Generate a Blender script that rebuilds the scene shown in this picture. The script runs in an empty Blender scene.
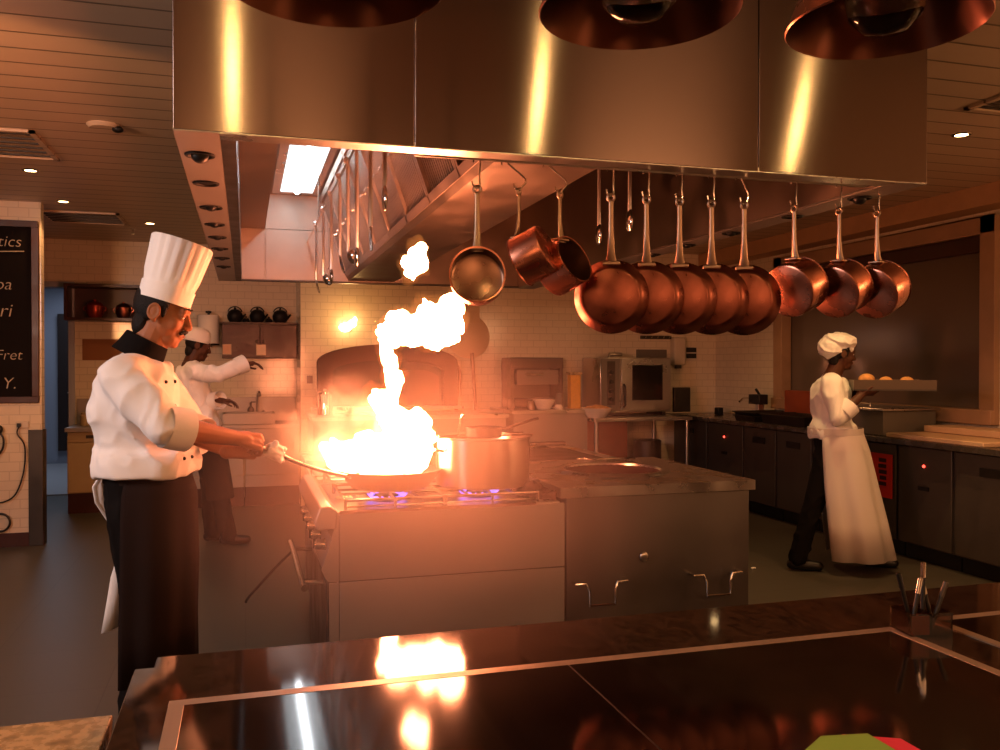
import bpy, math, random
from mathutils import Vector, Matrix, Euler, noise
random.seed(7)
S = bpy.context.scene
COL = S.collection
V = Vector
R = math.radians
PI = math.pi

# ------------------------------------------------------------------ camera
EYE = V((0.0, 0.0, 1.44))
cd = bpy.data.cameras.new('camera'); cam = bpy.data.objects.new('camera', cd); COL.objects.link(cam)
cam.location = EYE; cam.rotation_euler = (R(90 - 0.6), 0, R(-16.45))
cd.sensor_width = 36; cd.lens = 864 * 36 / 1000; cd.clip_start = 0.05
S.camera = cam
S.view_settings.view_transform = 'Standard'; S.view_settings.look = 'None'
S.view_settings.gamma = 1; S.view_settings.exposure = 0.0; S.view_settings.use_curve_mapping = False

# ------------------------------------------------------------------ mesh builder
class M:
    def __init__(s): s.v = []; s.f = []
    def add(s, vs, fs):
        o = len(s.v); s.v += [V(p) for p in vs]; s.f += [[i + o for i in f] for f in fs]; return s
    def box(s, x0, x1, y0, y1, z0, z1, m=None):
        vs = [V((x, y, z)) for z in (z0, z1) for y in (y0, y1) for x in (x0, x1)]
        if m is not None: vs = [m @ p for p in vs]
        return s.add(vs, [(0, 2, 3, 1), (4, 5, 7, 6), (0, 1, 5, 4), (2, 6, 7, 3), (0, 4, 6, 2), (1, 3, 7, 5)])
    def loft(s, rings, cap=True, closed=True):
        n = len(rings[0]); o = len(s.v)
        for r in rings: s.v += [V(p) for p in r]
        k = n if closed else n - 1
        for i in range(len(rings) - 1):
            for j in range(k):
                a = o + i * n + j; b = o + i * n + (j + 1) % n
                s.f.append([a, b, b + n, a + n])
        if cap and closed:
            s.f.append([o + j for j in range(n)][::-1]); s.f.append([o + (len(rings) - 1) * n + j for j in range(n)])
        return s
    def tube(s, pts, r, n=10, cap=True):
        pts = [V(p) for p in pts]; rs = r if isinstance(r, (list, tuple)) else [r] * len(pts)
        rings = []; up = None
        for i, p in enumerate(pts):
            d = (pts[min(i + 1, len(pts) - 1)] - pts[max(i - 1, 0)]).normalized()
            if up is None:
                up = V((0, 0, 1)) if abs(d.z) < 0.9 else V((1, 0, 0))
            a = d.cross(up)
            if a.length < 1e-5: a = d.cross(V((0.3, 1, 0.2)))
            a.normalize(); b = a.cross(d).normalized(); up = b
            rings.append([p + (a * math.cos(2 * PI * j / n) + b * math.sin(2 * PI * j / n)) * rs[i] for j in range(n)])
        return s.loft(rings, cap)
    def lathe(s, prof, n=32, m=None, cap=False):
        rings = []
        for r, z in prof:
            rr = [V((max(r, 1e-4) * math.cos(2 * PI * j / n), max(r, 1e-4) * math.sin(2 * PI * j / n), z)) for j in range(n)]
            rings.append([m @ p for p in rr] if m is not None else rr)
        return s.loft(rings, cap)
    def prism(s, poly, axis, a, b):
        def mk(p, t):
            return {'x': V((t, p[0], p[1])), 'y': V((p[0], t, p[1])), 'z': V((p[0], p[1], t))}[axis]
        return s.loft([[mk(p, a) for p in poly], [mk(p, b) for p in poly]])
    def ell(s, c, r, m=None, n=16, k=10):
        c = V(c); r = (r, r, r) if not hasattr(r, '__len__') else r; rings = []
        for i in range(k + 1):
            t = -PI / 2 + PI * i / k; ct = max(math.cos(t), 1e-3)
            rg = [V((r[0] * ct * math.cos(2 * PI * j / n), r[1] * ct * math.sin(2 * PI * j / n), r[2] * math.sin(t))) for j in range(n)]
            rings.append([c + (m @ p if m is not None else p) for p in rg])
        return s.loft(rings)
    def cap2(s, a, b, ra, rb, n=14):            # tapered capsule
        a = V(a); b = V(b); d = b - a; L = d.length
        if L < 1e-6: return s.ell(a, ra)
        d /= L; pts = []; rs = []
        for i in range(5):
            t = PI / 2 * (1 - i / 4); pts.append(a - d * ra * math.sin(t)); rs.append(max(ra * math.cos(t), 1e-4))
        for i in range(1, 5):
            pts.append(a + d * L * i / 5); rs.append(ra + (rb - ra) * i / 5)
        for i in range(5):
            t = PI / 2 * i / 4; pts.append(b + d * rb * math.sin(t)); rs.append(max(rb * math.cos(t), 1e-4))
        return s.tube(pts, rs, n)
    def torus(s, c, Rr, r, m=None, n=28, k=8, arc=(0, 2 * PI)):
        c = V(c); full = abs(arc[1] - arc[0] - 2 * PI) < 1e-6; cnt = n if full else n + 1; rings = []
        for i in range(cnt):
            t = arc[0] + (arc[1] - arc[0]) * i / n
            rg = [V(((Rr + r * math.cos(2 * PI * j / k)) * math.cos(t), (Rr + r * math.cos(2 * PI * j / k)) * math.sin(t), r * math.sin(2 * PI * j / k))) for j in range(k)]
            rings.append([c + (m @ p if m is not None else p) for p in rg])
        if full: rings.append(rings[0])
        return s.loft(rings, cap=not full)
    def xf(s, m): s.v = [m @ p for p in s.v]; return s
    def join(s, o): return s.add(o.v, o.f)

def NV(p): return V((noise.noise(p + V((13.7, 2.1, 5.3))), noise.noise(p + V((-7.9, 31.2, 1.7))), noise.noise(p + V((4.4, -19.6, 27.5)))))
ORG = {}
def build(name, m, mat, parent=None, smooth=40, bevel=0, solid=0, org=None, sub=0):
    o0 = V(org) if org is not None else (ORG[parent] if parent is not None else V((0, 0, 0)))
    me = bpy.data.meshes.new(name)
    me.from_pydata([p - o0 for p in m.v], [], m.f); me.validate(); me.update()
    import bmesh
    bm = bmesh.new(); bm.from_mesh(me); bmesh.ops.remove_doubles(bm, verts=bm.verts, dist=1e-5)
    bmesh.ops.recalc_face_normals(bm, faces=bm.faces); bm.to_mesh(me); bm.free()
    o = bpy.data.objects.new(name, me); COL.objects.link(o)
    if mat is not None: me.materials.append(mat)
    if smooth:
        me.polygons.foreach_set('use_smooth', [True] * len(me.polygons)); me.set_sharp_from_angle(angle=R(smooth))
    if parent is not None: o.parent = parent
    else: o.location = o0
    ORG[o] = o0
    if solid:
        q = o.modifiers.new('thick', 'SOLIDIFY'); q.thickness = solid; q.offset = 0
    if bevel:
        q = o.modifiers.new('bevel', 'BEVEL'); q.width = bevel; q.segments = 2; q.limit_method = 'ANGLE'; q.angle_limit = R(35)
    if sub:
        q = o.modifiers.new('sub', 'SUBSURF'); q.levels = sub; q.render_levels = sub
    return o
def thing(name, loc, label, cat, group=None):
    o = bpy.data.objects.new(name, None); COL.objects.link(o); o.location = loc; o.empty_display_size = 0.1
    ORG[o] = V(loc); o['label'] = label; o['category'] = cat
    if group: o['group'] = group
    return o
def tag(o, label, cat, group=None, kind=None):
    o['label'] = label; o['category'] = cat
    if group: o['group'] = group
    if kind: o['kind'] = kind
    return o
def struct(o, label=None, cat=None):
    o['kind'] = 'structure'
    if label: o['label'] = label; o['category'] = cat
    return o
def dup(root, loc, rotz=0.0, label=None):
    r = root.copy(); COL.objects.link(r); r.location = loc; r.rotation_euler = (root.rotation_euler[0], root.rotation_euler[1], rotz)
    if label: r['label'] = label
    for ch in list(root.children):
        c = ch.copy(); COL.objects.link(c); c.parent = r
        for g in list(ch.children):
            d = g.copy(); COL.objects.link(d); d.parent = c
    return r
def fuse(m, voxel, it=6, folds=0, fscale=6, seed=0, stretch=(1, 1, 1)):
    """union of overlapping closed shapes into one continuous surface"""
    me = bpy.data.meshes.new('tmp'); me.from_pydata(m.v, [], m.f); me.update()
    o = bpy.data.objects.new('tmp', me); COL.objects.link(o)
    q = o.modifiers.new('r', 'REMESH'); q.mode = 'VOXEL'; q.voxel_size = voxel
    if it:
        q = o.modifiers.new('s', 'SMOOTH'); q.factor = 0.5; q.iterations = it
    dg = bpy.context.evaluated_depsgraph_get(); ev = o.evaluated_get(dg); em = ev.to_mesh()
    vs = [v.co.copy() for v in em.vertices]; ns = [v.normal.copy() for v in em.vertices]; fs = [list(p.vertices) for p in em.polygons]
    ev.to_mesh_clear(); bpy.data.objects.remove(o); bpy.data.meshes.remove(me)
    if folds:
        off = V((seed * 3.1, seed * 1.7, seed))
        for i, p in enumerate(vs):
            q = V((p.x * stretch[0], p.y * stretch[1], p.z * stretch[2])) * fscale + off
            q = q + NV(q * 0.7) * 0.6
            a = 1 - min(1, 3.2 * abs(noise.noise(q))); b = 1 - min(1, 3.2 * abs(noise.noise(q * 1.9 + V((5, 2, 1)))))
            vs[i] = p + ns[i] * folds * (1.5 * a * a + 0.6 * b * b - 0.6)
    r = M(); r.v = vs; r.f = fs
    return r
def bez(pts, n=8):                              # smooth curve through points
    P = [V(p) for p in pts]; out = []
    for i in range(len(P) - 1):
        a = P[max(i - 1, 0)]; b = P[i]; c = P[i + 1]; d = P[min(i + 2, len(P) - 1)]
        for k in range(n):
            t = k / n
            out.append(0.5 * ((2 * b) + (c - a) * t + (2 * a - 5 * b + 4 * c - d) * t * t + (3 * b - a - 3 * c + d) * t ** 3))
    return out + [P[-1]]

# ------------------------------------------------------------------ materials
def lin(h):
    c = [int(h[i:i + 2], 16) / 255 for i in (0, 2, 4)]
    return tuple((x / 12.92 if x <= 0.04045 else ((x + 0.055) / 1.055) ** 2.4) for x in c) + (1,)
def mat(name, col, rough=0.5, metal=0.0, spec=0.5, var=0.0, vscale=8, bump=0.0, bscale=60, aniso=0, tangent=None, trans=0, ior=1.45, coat=0, sheen=0, sss=0, rvar=True):
    m = bpy.data.materials.new(name); m.use_nodes = True; nt = m.node_tree; b = nt.nodes['Principled BSDF']
    c = lin(col) if isinstance(col, str) else tuple(col) + (1,)
    b.inputs['Base Color'].default_value = c; b.inputs['Roughness'].default_value = rough; b.inputs['Metallic'].default_value = metal
    b.inputs['Specular IOR Level'].default_value = spec; b.inputs['IOR'].default_value = ior
    b.inputs['Transmission Weight'].default_value = trans; b.inputs['Coat Weight'].default_value = coat
    b.inputs['Sheen Weight'].default_value = sheen
    if sss:
        b.inputs['Subsurface Weight'].default_value = sss; b.inputs['Subsurface Radius'].default_value = (0.01, 0.004, 0.002); b.inputs['Subsurface Scale'].default_value = 1
    tc = nt.nodes.new('ShaderNodeTexCoord')
    if var:
        n = nt.nodes.new('ShaderNodeTexNoise'); n.inputs['Scale'].default_value = vscale; n.inputs['Detail'].default_value = 5
        nt.links.new(tc.outputs['Object'], n.inputs['Vector'])
        mp = nt.nodes.new('ShaderNodeMapRange'); mp.inputs[1].default_value = 0.3; mp.inputs[2].default_value = 0.7
        mp.inputs[3].default_value = 1 - var; mp.inputs[4].default_value = 1 + var
        nt.links.new(n.outputs['Fac'], mp.inputs[0])
        mx = nt.nodes.new('ShaderNodeVectorMath'); mx.operation = 'SCALE'; mx.inputs[0].default_value = c[:3]
        nt.links.new(mp.outputs[0], mx.inputs['Scale']); nt.links.new(mx.outputs[0], b.inputs['Base Color'])
        rm = nt.nodes.new('ShaderNodeMapRange'); rm.inputs[1].default_value = 0.3; rm.inputs[2].default_value = 0.7
        rm.inputs[3].default_value = max(rough - 0.07, 0.02); rm.inputs[4].default_value = min(rough + 0.1, 1)
        nt.links.new(n.outputs['Fac'], rm.inputs[0])
        if rvar: nt.links.new(rm.outputs[0], b.inputs['Roughness'])
    if bump:
        n2 = nt.nodes.new('ShaderNodeTexNoise'); n2.inputs['Scale'].default_value = bscale; n2.inputs['Detail'].default_value = 3
        nt.links.new(tc.outputs['Object'], n2.inputs['Vector'])
        bp = nt.nodes.new('ShaderNodeBump'); bp.inputs['Strength'].default_value = bump; bp.inputs['Distance'].default_value = 0.01
        nt.links.new(n2.outputs['Fac'], bp.inputs['Height']); nt.links.new(bp.outputs[0], b.inputs['Normal'])
    if aniso:
        b.inputs['Anisotropic'].default_value = aniso
        cx = nt.nodes.new('ShaderNodeCombineXYZ')
        for i in range(3): cx.inputs[i].default_value = tangent[i]
        nt.links.new(cx.outputs[0], b.inputs['Tangent'])
    return m
def emit(name, col, k):
    m = bpy.data.materials.new(name); m.use_nodes = True; nt = m.node_tree; nt.nodes.clear()
    e = nt.nodes.new('ShaderNodeEmission'); o = nt.nodes.new('ShaderNodeOutputMaterial')
    e.inputs[0].default_value = tuple(col) + (1,); e.inputs[1].default_value = k
    nt.links.new(e.outputs[0], o.inputs[0]); return m
def brick(name, plane, c1, c2, mortar, w, h, rough=0.15, gap=0.004, bump=0.25, offset=0.5, spec=0.5):
    m = bpy.data.materials.new(name); m.use_nodes = True; nt = m.node_tree; b = nt.nodes['Principled BSDF']
    g = nt.nodes.new('ShaderNodeNewGeometry'); sp = nt.nodes.new('ShaderNodeSeparateXYZ'); cx = nt.nodes.new('ShaderNodeCombineXYZ')
    nt.links.new(g.outputs['Position'], sp.inputs[0])
    a, c = {'xz': (0, 2), 'yz': (1, 2), 'xy': (0, 1)}[plane]
    nt.links.new(sp.outputs[a], cx.inputs[0]); nt.links.new(sp.outputs[c], cx.inputs[1])
    t = nt.nodes.new('ShaderNodeTexBrick'); nt.links.new(cx.outputs[0], t.inputs['Vector'])
    t.inputs['Color1'].default_value = lin(c1); t.inputs['Color2'].default_value = lin(c2); t.inputs['Mortar'].default_value = lin(mortar)
    t.inputs['Scale'].default_value = 1; t.inputs['Mortar Size'].default_value = gap; t.inputs['Mortar Smooth'].default_value = 0.3
    t.inputs['Brick Width'].default_value = w; t.inputs['Row Height'].default_value = h; t.offset = offset
    nt.links.new(t.outputs['Color'], b.inputs['Base Color']); b.inputs['Roughness'].default_value = rough; b.inputs['Specular IOR Level'].default_value = spec
    bp = nt.nodes.new('ShaderNodeBump'); bp.inputs['Strength'].default_value = bump; bp.inputs['Distance'].default_value = 0.004; bp.invert = True
    nt.links.new(t.outputs['Fac'], bp.inputs['Height']); nt.links.new(bp.outputs[0], b.inputs['Normal'])
    return m

TILE_B = brick('tile_back', 'xz', 'd8ccb4', 'd3c7af', 'c2b69e', 0.15, 0.075, bump=0.12)
TILE_R = brick('tile_right', 'yz', 'd8ccb4', 'd3c7af', 'c2b69e', 0.15, 0.075, bump=0.12)
FLOOR = brick('floor_tiles', 'xy', '4a463e', '47433b', '3a362f', 0.6, 0.6, rough=0.42, gap=0.003, bump=0.1, offset=0, spec=0.4)
PLANK = brick('ceiling_planks', 'xy', 'c0aa90', 'b8a288', '6a5a48', 60.0, 0.19, rough=0.45, gap=0.008, bump=0.35)
POTST = mat('brushed_pot_steel', 'b8aca2', 0.3, 1, aniso=0.9, tangent=(0, 0, 1))
STEEL = mat('brushed_steel', 'b8b2aa', 0.30, 1, var=0.06, vscale=3)
HOOD = mat('brushed_hood_steel', '80726a', 0.18, 1, aniso=1.0, tangent=(0, 0, 1))
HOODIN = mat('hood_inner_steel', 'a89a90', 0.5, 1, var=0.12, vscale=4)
HOODDK = mat('hood_darker_steel', '8a7c70', 0.42, 1, var=0.15, vscale=5)  # darker steel for the hood's right half and trough
PANEL = mat('range_panel_steel', '9c958e', 0.48, 0.75, var=0.06, vscale=2)
TANDM = mat('tandoor_steel', '6a625c', 0.45, 0.8, var=0.14, vscale=3)
TANDT = mat('tandoor_top_steel', 'b0aaa4', 0.27, 1, var=0.15, vscale=6)
DARKST = mat('dark_steel', '4a4541', 0.4, 0.9, var=0.1)
CHROME = mat('chrome', 'd8d4ce', 0.14, 1)
UTEN = mat('utensil_steel', 'e4dedb', 0.36, 0.85)
IRON = mat('cast_iron', '1c1a19', 0.55, 0.5, var=0.2, bump=0.1)
WIRE = mat('grate_wire', 'bdb4ac', 0.25, 1)
COPPER = mat('copper', 'bd7c64', 0.25, 1, var=0.16, vscale=9)
COPPERD = mat('copper_bottom', '7e4a3c', 0.31, 1, var=0.25, vscale=16)
COPIN = mat('tinned_inside', '8c6c5a', 0.3, 1, var=0.1)
BRASS = mat('cast_handle', '9c8470', 0.34, 1, var=0.12)
SHADE = mat('lamp_copper', '70483a', 0.3, 1, aniso=0.6, tangent=(0, 0, 1))
GRAN = mat('black_granite', '2a1d15', 0.06, 0, spec=0.55, var=0.7, vscale=55, rvar=False)
BGLASS = mat('black_glass', '160e0a', 0.075, 0, spec=0.38, var=0.3, vscale=14, rvar=False)
TRIMM = mat('counter_trim', 'a08c78', 0.38, 0.5, var=0.05)
BEIGE = mat('beige_granite', 'a88a60', 0.25, 0, var=0.45, vscale=45)
WHITE = mat('white_cotton', 'e6e2df', 0.85, 0, spec=0.2, sheen=0.15, bump=0.04, bscale=300)
PAPERW = mat('white_paper', 'ece8e4', 0.8, 0, spec=0.2)
BLACKC = mat('black_cotton', '0e0b0b', 0.9, 0, spec=0.15, bump=0.05, bscale=250)
APRND = mat('dark_apron_cloth', '1f1411', 0.9, 0, spec=0.15, var=0.15, vscale=12, bump=0.05, bscale=250)
APRNW = mat('white_apron_cloth', 'd0c6c0', 0.85, 0, spec=0.15, sheen=0.1, bump=0.04, bscale=300)
SKIN = mat('skin', '96603f', 0.5, 0, spec=0.35, var=0.06, vscale=20, sss=0.15)
SKIND = mat('dark_skin', '4a2c1e', 0.5, 0, spec=0.3, var=0.06, vscale=20)
HAIR = mat('black_hair', '100b09', 0.55, 0, spec=0.3, bump=0.6, bscale=220)
BUTTON = mat('black_button', '080707', 0.35)
EYEW = mat('eye_white', 'd0c4b8', 0.2); EYED = mat('eye_iris', '0f0906', 0.1)
SHOE = mat('black_leather', '0c0a09', 0.4)
WOODD = mat('dark_wood', '3c1c14', 0.35, 0, var=0.2, vscale=4)
WOODW = mat('window_wood', '9c7c60', 0.45, 0, var=0.12, vscale=5)
CAB = mat('grey_cabinet', '4a423b', 0.42, 0.35, var=0.08)
CABTOP = mat('counter_stone', '3a332e', 0.25, 0, var=0.2)
CREAM = mat('cream_cabinet', 'a8966f', 0.45, 0.1, var=0.05)
RUBBER = mat('black_plastic', '0d0c0b', 0.45)
BLACKV = mat('deep_black', '050403', 0.9, spec=0.1)
BOARD = mat('chalkboard', '120d0c', 0.8, spec=0.15, var=0.2, vscale=5)
FRAMEB = mat('board_frame', '3a1a12', 0.4, var=0.1)
CHALK = mat('chalk', 'b8aa98', 0.95, spec=0.05)
WINGL = mat('dark_window_glass', '62564c', 0.08, 0, spec=0.5)
CERAM = mat('white_ceramic', 'e4dccc', 0.2)
YELLOW = mat('yellow_pasta', 'd89a28', 0.45, var=0.1, vscale=30)
REDP = mat('red_paper', 'd8301a', 0.6)
INK = mat('dark_ink', '3a0c08', 0.7)
GREENP = mat('green_paper', '7ca040', 0.7); PINKP = mat('red_pink_paper', 'd0304a', 0.7)
ACRYL = mat('clear_acrylic', 'b89a88', 0.05, 0, trans=1.0, ior=1.25)
GLASSB = mat('bulb_glass', 'ffffff', 0.02, 0, trans=1.0, ior=1.3)
FOOD = mat('bread', 'c08a50', 0.7, var=0.3, vscale=30)
POTRED = mat('red_copper_pot', '8a3020', 0.3, 0.6)
BOX = mat('copper_sheet', '9a4c30', 0.42, 0.6, var=0.12)
GREY = mat('grey_enamel', '6a645c', 0.45, 0.3, var=0.05)
STONE = mat('pale_board', 'c8a884', 0.4, var=0.06)
CORR = mat('corridor_wall', '9aa0b0', 0.6); CORF = mat('corridor_floor', 'a8a8ac', 0.4)
OVGL = mat('oven_glass', '141210', 0.08, spec=0.7)
PLAST = mat('white_plastic', 'c8bca8', 0.4)
TERRA = mat('tandoor_clay', '3a1c12', 0.9, var=0.2)

# ------------------------------------------------------------------ room shell
H = 2.75
struct(build('floor', M().box(-6, 7, -4, 14.5, -0.1, 0), FLOOR))
struct(build('ceiling', M().box(-6, 7, -4, 14.5, H, H + 0.1), PLANK))
# back wall (tiled), alcove to its left is set back
struct(build('wall_back', M().box(0.55, 5.6, 9.1, 9.35, 0, H), TILE_B))
wa = M().box(-1.72, 0.6, 9.85, 10.0, 0, H).box(-2.6, -1.72, 9.85, 10.0, 2.28, H).box(-6, -2.6, 9.85, 10.0, 0, H)
struct(build('wall_return', M().box(0.55, 0.6, 9.3, 9.9, 0, H), TILE_R))
struct(build('wall_alcove', wa, TILE_B))
wr = M().box(5.35, 5.55, 7.74, 9.2, 0, H).box(5.35, 5.55, -4, 5.2, 0, H).box(5.35, 5.55, 5.2, 7.74, 0, 1.105).box(5.35, 5.55, 5.2, 7.74, 2.43, H)
struct(build('wall_right', wr, TILE_R))
struct(build('wall_left', M().box(-6, -1.565, 7.69, 7.80, 0, H), TILE_B))
struct(build('wall_front', M().box(-6, 7, -4.1, -4, 0, H), mat('dining_wall', '7a5236', 0.8)))
struct(build('wall_west', M().box(-6.1, -6, -4, 14.5, 0, H), mat('plain_wall', '8a6648', 0.8)))
struct(build('wall_corridor', M().box(-6, 0.6, 14.0, 14.2, 0, H).box(-1.70, -1.6, 10.0, 14, 0, H), CORR))
struct(build('trim_1', M().box(-6, -1.55, 7.675, 7.69, 0, 0.11), FRAMEB))
struct(build('trim_2', M().box(-1.66, -1.555, 7.672, 7.81, 0, 0.93), DARKST, bevel=0.004))
df = M().box(-1.75, -1.69, 9.82, 10.02, 0, 2.28).box(-2.66, -2.6, 9.82, 10.02, 0, 2.28).box(-2.66, -1.69, 9.82, 10.02, 2.25, 2.31)
struct(build('trim_3', df, CORR, bevel=0.004))
d1 = struct(build('door_1', M().box(-2.62, -2.30, 13.92, 13.98, 0.2, 2.2), mat('corridor_door', '241512', 0.5)))
build('door_handle', M().tube([(-2.36, 13.92, 1.05), (-2.36, 13.86, 1.05), (-2.48, 13.86, 1.05)], 0.012), CHROME, d1)
struct(build('floor_corridor', M().box(-3.2, -1.71, 10.6, 13.95, 0.0, 0.012), CORF))
# window in the right wall
wf = M().box(5.30, 5.42, 5.08, 5.22, 1.0, 2.56).box(5.30, 5.42, 7.72, 7.86, 1.0, 2.56).box(5.30, 5.42, 5.08, 7.86, 2.43, 2.56).box(5.27, 5.42, 5.08, 7.86, 1.0, 1.11)
w1 = struct(build('window_1', wf, WOODW, bevel=0.006))
build('pane', M().box(5.43, 5.44, 5.2, 7.74, 1.1, 2.44), WINGL, w1)
build('blind_box', M().box(5.36, 5.42, 5.22, 7.72, 2.31, 2.43), FRAMEB, w1, bevel=0.004)
struct(build('ceiling_beam', M().box(5.12, 5.35, -4, 9.1, 2.60, H), mat('beam_paint', 'b08c68', 0.6, var=0.08)))

# ------------------------------------------------------------------ ceiling fittings
def spot(x, y, z, w, col=(1, 0.47, 0.18), ang=120, rad=0.03, blend=0.6):
    l = bpy.data.lights.new('spot', 'SPOT'); l.energy = w; l.color = col; l.spot_size = R(ang); l.spot_blend = blend; l.shadow_soft_size = rad
    o = bpy.data.objects.new('spot', l); COL.objects.link(o); o.location = (x, y, z); return o
LAMPM = emit('downlight_glow', (1, 0.62, 0.26), 16)
dls = [(-1.37, 6.44, 'ceiling downlight in front of the chalkboard wall', 26), (-1.38, 7.58, 'ceiling downlight beside the top edge of the chalkboard wall', 22),
       (-0.83, 8.52, 'ceiling downlight above the alcove, just behind the tall white hat', 30), (3.89, 3.96, 'ceiling downlight past the far end of the hood', 70),
       (4.2, 7.15, 'ceiling downlight over the counter by the window, hidden behind the hood', 45),
       (-0.05, 1.0, 'ceiling downlight above the pass, out of frame over its open end', 11), (1.37, 1.0, 'ceiling downlight above the middle of the pass, out of frame', 11),
       (2.83, 1.0, 'ceiling downlight above the far end of the pass, out of frame', 11), (3.5, 4.6, 'ceiling downlight over the cook with the tray, hidden by the hood', 60)]
base = None
for x, y, lb, w in dls:
    if base is None:
        base = thing('ceiling_downlight', (x, y, H), lb, 'downlight', 'ceiling downlights')
        build('ring', M().lathe([(0.036, -0.001), (0.036, -0.006), (0.05, -0.006), (0.055, -0.001)], 24, Matrix.Translation((x, y, H))), CHROME, base)
        build('lens', M().lathe([(0.0, -0.004), (0.036, -0.004)], 24, Matrix.Translation((x, y, H))), LAMPM, base)
    else: dup(base, (x, y, H), 0, lb)
    spot(x, y, H - 0.02, w, ang=178 if y == 1.0 else 85 if y == 4.6 else 125, blend=0.15 if y == 1.0 else 0.6, col=(1, 0.62, 0.22) if y in (1.0, 4.6) else (1, 0.47, 0.18), rad=0.022 if y == 1.0 else 0.03)
def vent(x0, x1, y0, y1, lb):
    t = thing('ceiling_vent', ((x0 + x1) / 2, (y0 + y1) / 2, H), lb, 'ceiling vent', 'ceiling vents')
    build('frame', M().box(x0, x1, y0, y0 + 0.03, H - 0.015, H).box(x0, x1, y1 - 0.03, y1, H - 0.015, H).box(x0, x0 + 0.03, y0, y1, H - 0.015, H).box(x1 - 0.03, x1, y0, y1, H - 0.015, H), PLANK, t)
    g = M()
    k = 6
    for i in range(k):
        yy = y0 + 0.03 + (y1 - y0 - 0.06) * (i + 0.5) / k
        g.box(x0 + 0.03, x1 - 0.03, yy - 0.012, yy + 0.006, H - 0.012, H - 0.004)
    build('grille', g, DARKST, t)
vent(-1.75, -1.12, 5.35, 6.05, 'square ceiling vent nearest the top edge of the chalkboard')
vent(-1.68, -1.03, 8.05, 8.65, 'long ceiling vent between two downlights before the alcove')
vent(3.5, 4.1, 3.2, 3.55, 'ceiling vent past the hood, cut by the frame')
t = thing('smoke_detector', (-0.73, 5.13, H), 'flat oval detector on the ceiling left of the hood', 'smoke detector')
build('base_plate', M().lathe([(0.0, -0.02), (0.075, -0.02), (0.09, -0.004), (0.09, 0)], 28, Matrix.Translation((-0.73, 5.13, H))), PLANK, t)
build('sensor', M().ell((-0.66, 5.11, H - 0.024), (0.03, 0.03, 0.018)), RUBBER, t)
tag(build('sprinkler', M().lathe([(0.0, -0.05), (0.02, -0.05), (0.02, -0.046), (0.008, -0.04), (0.008, -0.01), (0.03, -0.005), (0.03, 0)], 16, Matrix.Translation((-1.02, 8.9, H))), CHROME, org=(-1.02, 8.9, H)), 'small sprinkler head on the ceiling near the alcove', 'sprinkler')

# ------------------------------------------------------------------ extractor hood
HX0, HX1, HY0, HY1, HZ = -0.184, 2.297, 2.49, 6.80, 2.08
hood = thing('extractor_hood', (HX0, HY0, HZ), 'large boxy stainless steel extractor hood hanging over the cooking island', 'extractor hood')
for a, b in ((HX0, 0.475), (0.478, 1.620), (1.623, HX1)):
    build('front_panel', M().box(a, b, HY0, HY0 + 0.03, HZ, H - 0.002), HOOD, hood, bevel=0.002)
build('side_panel', M().box(HX0, HX0 + 0.015, HY0 + 0.03, HY1, HZ, H - 0.002), STEEL, hood)
build('side_panel', M().box(HX1 - 0.015, HX1, HY0 + 0.03, HY1, HZ, H - 0.002), STEEL, hood)
build('back_panel', M().box(HX0, HX1, HY1, HY1 + 0.02, HZ, H - 0.002), STEEL, hood)
build('front_lip', M().box(-0.064, 2.169, HY0 + 0.001, HY0 + 0.075, HZ - 0.003, HZ + 0.012), STEEL, hood)
build('back_lip', M().box(HX0 + 0.12, HX1 - 0.12, HY1 - 0.05, HY1, HZ, HZ + 0.012), DARKST, hood)
sofL = build('soffit', M().box(HX0 - 0.001, -0.065, HY0 + 0.001, HY1, HZ - 0.003, HZ + 0.01), PANEL, hood)
sofR = build('soffit', M().box(2.17, HX1 + 0.001, HY0 + 0.001, HY1, HZ - 0.003, HZ + 0.01), PANEL, hood)
ys = [2.76, 3.18, 3.66, 4.09, 4.49, 4.92, 5.35, 5.8]
for i, y in enumerate(ys):
    for x, sf in ((-0.128, sofL), (2.235, sofR)):
        build('port', M().lathe([(0.045, -0.001), (0.043, -0.006), (0.036, -0.006), (0.03, -0.001), (0.0, -0.001)], 20, Matrix.Translation((x, y, HZ - 0.003))), IRON, sf)
        if i != 1: build('nozzle', M().ell((x, y, HZ - 0.006), (0.026, 0.026, 0.024) if i == 0 else (0.022, 0.022, 0.014)), RUBBER, sf)
build('gutter', M().prism([(-0.064, HZ), (-0.022, HZ), (-0.018, HZ + 0.05), (-0.064, HZ + 0.05)], 'y', HY0 + 0.04, HY1 - 0.01), DARKST, hood)
# inner linings: left chamber
build('inner_wall', M().box(-0.060, -0.05, HY0 + 0.04, HY1 - 0.03, HZ + 0.02, 2.48), HOODIN, hood)
build('inner_ledge', M().box(-0.06, 0.15, HY0 + 0.04, HY1 - 0.03, 2.48, 2.49), HOODIN, hood)
build('inner_wall', M().box(0.14, 0.15, HY0 + 0.04, HY1 - 0.03, 2.49, 2.74), HOODIN, hood)
build('inner_top', M().box(0.15, 0.56, HY0 + 0.04, HY1 - 0.03, 2.74, 2.748), HOODIN, hood)
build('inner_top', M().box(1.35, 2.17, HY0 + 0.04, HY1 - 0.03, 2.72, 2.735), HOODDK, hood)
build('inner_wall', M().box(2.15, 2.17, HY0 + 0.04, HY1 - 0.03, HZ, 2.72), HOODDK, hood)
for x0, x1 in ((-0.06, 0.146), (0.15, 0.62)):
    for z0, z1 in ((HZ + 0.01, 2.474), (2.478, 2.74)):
        build('end_panel', M().box(x0, x1, HY1 - 0.03, HY1 - 0.02, z0, z1), HOODIN, hood)
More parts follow.
